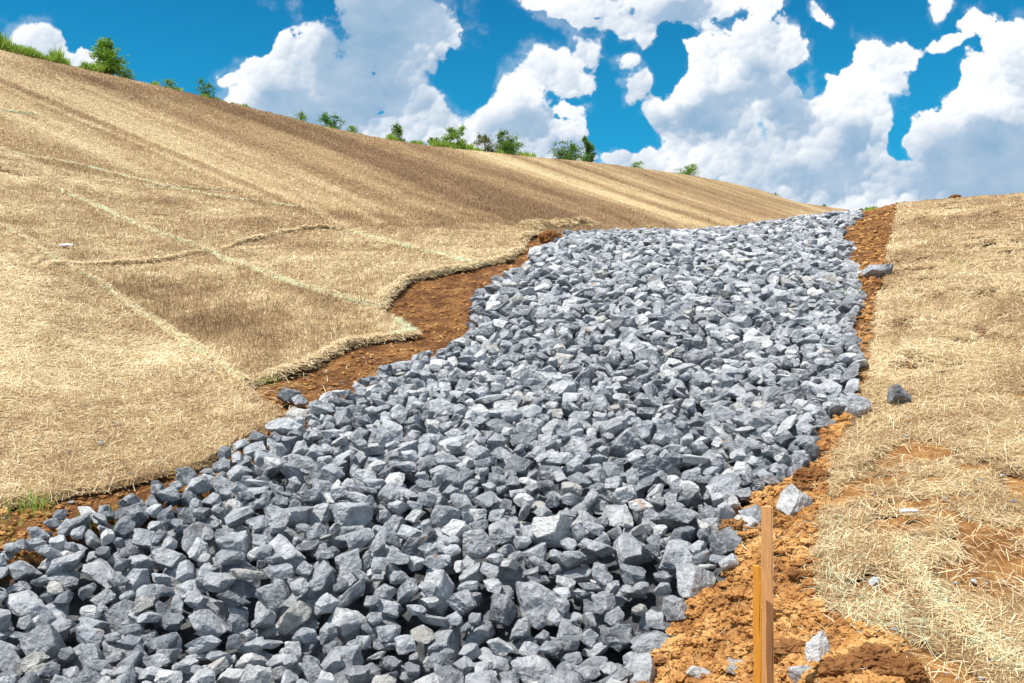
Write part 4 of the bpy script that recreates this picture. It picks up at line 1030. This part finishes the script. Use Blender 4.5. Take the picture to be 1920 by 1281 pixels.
# ------------------------------------------------------------------ ridge grass and bushes
def ridge_pt(px, back=0.0):
    y = ridge_y(px) * 0.997 + back; x = (px - CX) / F * y; return x, y
def grass_strip():
    r = np.random.default_rng(601); P = []
    def add(px0, px1, n, h0, h1, back):
        px = r.uniform(px0, px1, n); y = np.array([ridge_y(p) for p in px]) * r.uniform(0.985, 1.004, n); x = (px - CX) / F * y
        clump = 0.55 + 0.75 * np.clip(vnoise2(px * 0.05, px * 0, 5) * .6 + vnoise2(px * .17, px * 0, 6) * .5, -.5, 1)
        hh = r.uniform(h0, h1, n) * clump * y / F
        P.append((x, y, hh))
    add(-300, 190, 26000, 10, 36, .06); add(190, 460, 5000, 3, 11, .05); add(280, 340, 700, 8, 22, .05); add(460, 720, 4500, 2, 9, .04); add(690, 1000, 12000, 6, 19, .04); add(1000, 1540, 8000, 2, 8, .03); add(1560, 1680, 500, 4, 12, .02)
    x = np.concatenate([p[0] for p in P]); y = np.concatenate([p[1] for p in P]); h = np.concatenate([p[2] for p in P]); n = len(x)
    k = np.abs(project(x, y, 0 * x)[0] - 1620) < 62; y[k] = 22.6 + r.random(k.sum()); x[k] = r.uniform(1600, 1645, k.sum()) / F * y[k] - CX / F * y[k]; h[k] = r.uniform(3, 12, k.sum()) * y[k] / F
    z = land(x, y) - 0.02
    d = np.stack([r.normal(0, .25, n), r.normal(0, .25, n), np.ones(n)], -1); w = 1.3 * y / F * r.uniform(.6, 1.6, n)
    a = np.stack([x, y, z], -1); b = a + d * h[:, None]; ang = r.uniform(0, math.pi, n); s = np.stack([np.cos(ang), np.sin(ang) * .4, 0 * ang], -1) * w[:, None]
    m = (a + b) / 2 + r.normal(0, .1, (n, 3)) * h[:, None]
    V = np.stack([a - s * .5, a + s * .5, m + s * .6, m - s * .6, b], 1).reshape(-1, 3); i = np.arange(n)[:, None] * 5
    Fc = np.stack([i + [0, 1, 2], i + [0, 2, 3], i + [3, 2, 4]], 1).reshape(-1, 3); T = np.repeat(np.clip(r.normal(.55, .25, n), 0, 1), 5)
    tag(link('grass', mesh_np('grass', V, Fc, M_GRASS, {'tone': T})), 'bright green grass and weeds growing along the hill ridge', 'grass', None, 'stuff')
grass_strip()

def tube(V, Fs, p0, p1, r0, r1, n=5):
    p0, p1 = np.array(p0), np.array(p1); d = p1 - p0; d = d / (np.linalg.norm(d) + 1e-9); a = np.cross(d, [.3, .9, .1]); a /= np.linalg.norm(a); b = np.cross(d, a); o = sum(len(v) for v in V)
    an = np.linspace(0, 2 * math.pi, n + 1)[:-1]
    V.append(np.concatenate([p0 + (np.outer(np.cos(an), a) + np.outer(np.sin(an), b)) * r0, p1 + (np.outer(np.cos(an), a) + np.outer(np.sin(an), b)) * r1]))
    Fs.append(np.array([[o + k, o + (k + 1) % n, o + n + (k + 1) % n, o + n + k] for k in range(n)]))

def bush(name, label, cat, px, wpx, hpx, mi, seed, sink=0, y=None, conical=False, nl=1500, lean=0.0, open_=0.5):
    r = np.random.default_rng(seed)
    if y is None: x, y = ridge_pt(px, 0.0)
    else: x = (px - CX) / F * y
    h = hpx * y / F; w = wpx * y / F; z = float(land(x, y)) - 0.03
    root = empty(name, (x, y, z)); tag(root, label, cat, 'bushes and saplings on the hill ridge')
    V, Fs = [], []; tips = []
    nb = 3 if wpx / hpx < .7 else 6
    nst = max(1, nb // 2) if not conical else 1
    for k in range(nst):
        bx = r.normal(0, w * .05); p = np.array([bx, r.normal(0, w * .05), 0.0]); aim = np.array([r.normal(0, w * .16) + lean * w, r.normal(0, w * .1), h * r.uniform(.75, .95)]); rad = 0.012 * h + .006
        prev = p
        for s in range(1, 7):
            q = p + (aim - p) * s / 6 + r.normal(0, .02 * w, 3); tube(V, Fs, prev, q, rad * (1 - (s - 1) / 7), rad * (1 - s / 7))
            for _ in range(5 if not conical else 7):
                a = r.uniform(0, 6.28); prof = (1.05 - s / 6.5) if conical else math.sin(min(1, (s + .6) / 6.6) * math.pi) ** .6
                L = w * .5 * prof * r.uniform(.5, 1.12); e = q + np.array([math.cos(a) * L, math.sin(a) * L, h * r.uniform(-.02, .16)])
                tube(V, Fs, q, e, rad * .35, rad * .12, 4); tips.append((q, e))
            prev = q
    link('stem', mesh_np('stem', np.concatenate(V), np.concatenate(Fs), M_STEM), root)
    nl = int(nl * 2.6); k = r.integers(0, len(tips), nl); A = np.array([t[0] for t in tips]); B = np.array([t[1] for t in tips]); t = r.uniform(.25, 1.08, nl)[:, None]
    c = A[k] * (1 - t) + B[k] * t + r.normal(0, 1, (nl, 3)) * (w * .045, w * .045, h * .035) * (1.0 + .8 * open_)
    nl2 = 0
    keep = vnoise3(c[:, 0] / w * 4 + seed, c[:, 1] / w * 4, c[:, 2] / h * 4, 3) > -.42 * (1.5 - open_)
    c = c[keep]; c = c[c[:, 2] > 0]; n = len(c)
    sz = np.maximum(0.026 * h + .014, 1.3 * y / F) * r.uniform(.6, 1.35, n)
    u = r.normal(size=(n, 3)); u /= np.linalg.norm(u, axis=1, keepdims=True); v = np.cross(u, r.normal(size=(n, 3))); v /= np.linalg.norm(v, axis=1, keepdims=True)
    Vq = np.stack([c - u * sz[:, None], c + v * sz[:, None] * .45, c + u * sz[:, None], c - v * sz[:, None] * .45], 1).reshape(-1, 3)
    Fq = (np.arange(n)[:, None] * 4 + [0, 1, 2, 3]); T = np.clip(r.normal(.5, .25, n) + .3 * vnoise3(c[:, 0] / w * 3, c[:, 1] / w * 3, c[:, 2] / h * 3 + seed, 8), 0, 1)
    link('foliage', mesh_np('foliage', Vq, Fq, M_LEAF[mi], {'tone': np.repeat(T, 4)}), root)
BUSHES = [
    ('bush', 'largest bright green bush on the ridge at the upper left', 'bush', 208, 62, 74, 0, 1, dict(nl=1900, lean=-.08)),
    ('bush', 'low leafy shoot at the right foot of the largest ridge bush', 'bush', 238, 34, 26, 0, 2, dict(nl=600)),
    ('sapling', 'small thin sapling alone on the ridge right of the largest bush', 'sapling', 389, 34, 38, 1, 3, dict(nl=520)),
    ('weed_clump', 'loose green weed tuft between the large bush and the thin sapling', 'weed', 316, 26, 24, 0, 4, dict(nl=300)),
    ('sapling', 'tiny sapling on the ridge left of the dark round evergreen', 'sapling', 567, 24, 26, 0, 5, dict(nl=260)),
    ('shrub', 'dark spiky evergreen shrub on the ridge left of centre', 'shrub', 624, 40, 34, 3, 6, dict(nl=1100)),
    ('bush', 'small bright bush touching the spiky evergreen on its right', 'bush', 662, 26, 22, 0, 7, dict(nl=360)),
    ('sapling', 'slim upright sapling standing alone on the middle ridge', 'sapling', 749, 30, 42, 1, 8, dict(nl=800)),
    ('bush', 'low bush at the left foot of the twin topped bush', 'bush', 818, 34, 22, 1, 9, dict(nl=500)),
    ('bush', 'round twin topped bush left of the reddish bush', 'bush', 850, 46, 46, 0, 10, dict(nl=1500)),
    ('bush', 'reddish brown bush on the ridge beside the dark green one', 'bush', 912, 42, 40, 2, 11, dict(nl=1100)),
    ('bush', 'dark green conical bush right of the reddish bush', 'bush', 948, 54, 50, 1, 12, dict(nl=2200)),
    ('bush', 'wide dark bush left of the tall narrow sapling', 'bush', 1064, 56, 44, 1, 13, dict(nl=2000)),
    ('sapling', 'tall narrow dense sapling touching the wide dark bush', 'sapling', 1103, 28, 56, 1, 14, dict(nl=1400)),
    ('sapling', 'small sapling with weeds on the far ridge', 'sapling', 1192, 30, 20, 0, 15, dict(nl=320)),
    ('bush', 'spreading yellow green bush on the far right part of the ridge', 'bush', 1284, 54, 26, 0, 16, dict(nl=1100)),
    ('bush', 'tiny bush low on the far ridge near the crest', 'bush', 1366, 18, 12, 0, 17, dict(nl=140)),
    ('bush', 'tiny dark bush where the ridge nearly meets the rocks', 'bush', 1452, 16, 12, 1, 18, dict(nl=130)),
    ('bush', 'small bush peeking over the ridge end behind the rock crest', 'bush', 1543, 18, 18, 1, 19, dict(nl=260)),
    ('weed_clump', 'little green weeds on the skyline beside the topmost rocks', 'weed', 1622, 26, 11, 0, 20, dict(nl=160, y=23.2))]
for b in BUSHES: bush(*b[:8][:3], *b[3:8], **b[8])

# small green plants among stones and straw
def tuft(label, px, row, n, h, seed):
    x, y = ground_at(px, row); r = np.random.default_rng(seed)
    X = x + r.normal(0, .06, n); Y = y + r.normal(0, .06, n)
    V, Fc, T = fibres(X, Y, land(X, Y) + clods(X, Y), np.clip(r.normal(.5, .25, n), 0, 1), 1, (h * .5, h), 1.2, .004, seed)
    tag(link('grass_tuft', mesh_np('grass_tuft', V, Fc, M_GRASS, {'tone': T})), label, 'grass tuft', 'green tufts sprouting from the soil', 'stuff')
tuft('green grass tuft sprouting on the soil at the left edge', 14, 1000, 18, .07, 701)
tuft('thin green tuft on the soil bank right of the left edge tuft', 60, 962, 70, .10, 702)
tuft('green tuft at the rocks below the left soil bank', 180, 985, 25, .12, 703)
tuft('green tuft under the start of the rolled straw edge', 505, 724, 22, .05, 704)
tuft('green tuft among the rocks near the right fill edge', 1592, 560, 60, .12, 705)
tuft('tiny green plant on the right straw blanket', 1795, 500, 40, .08, 706)
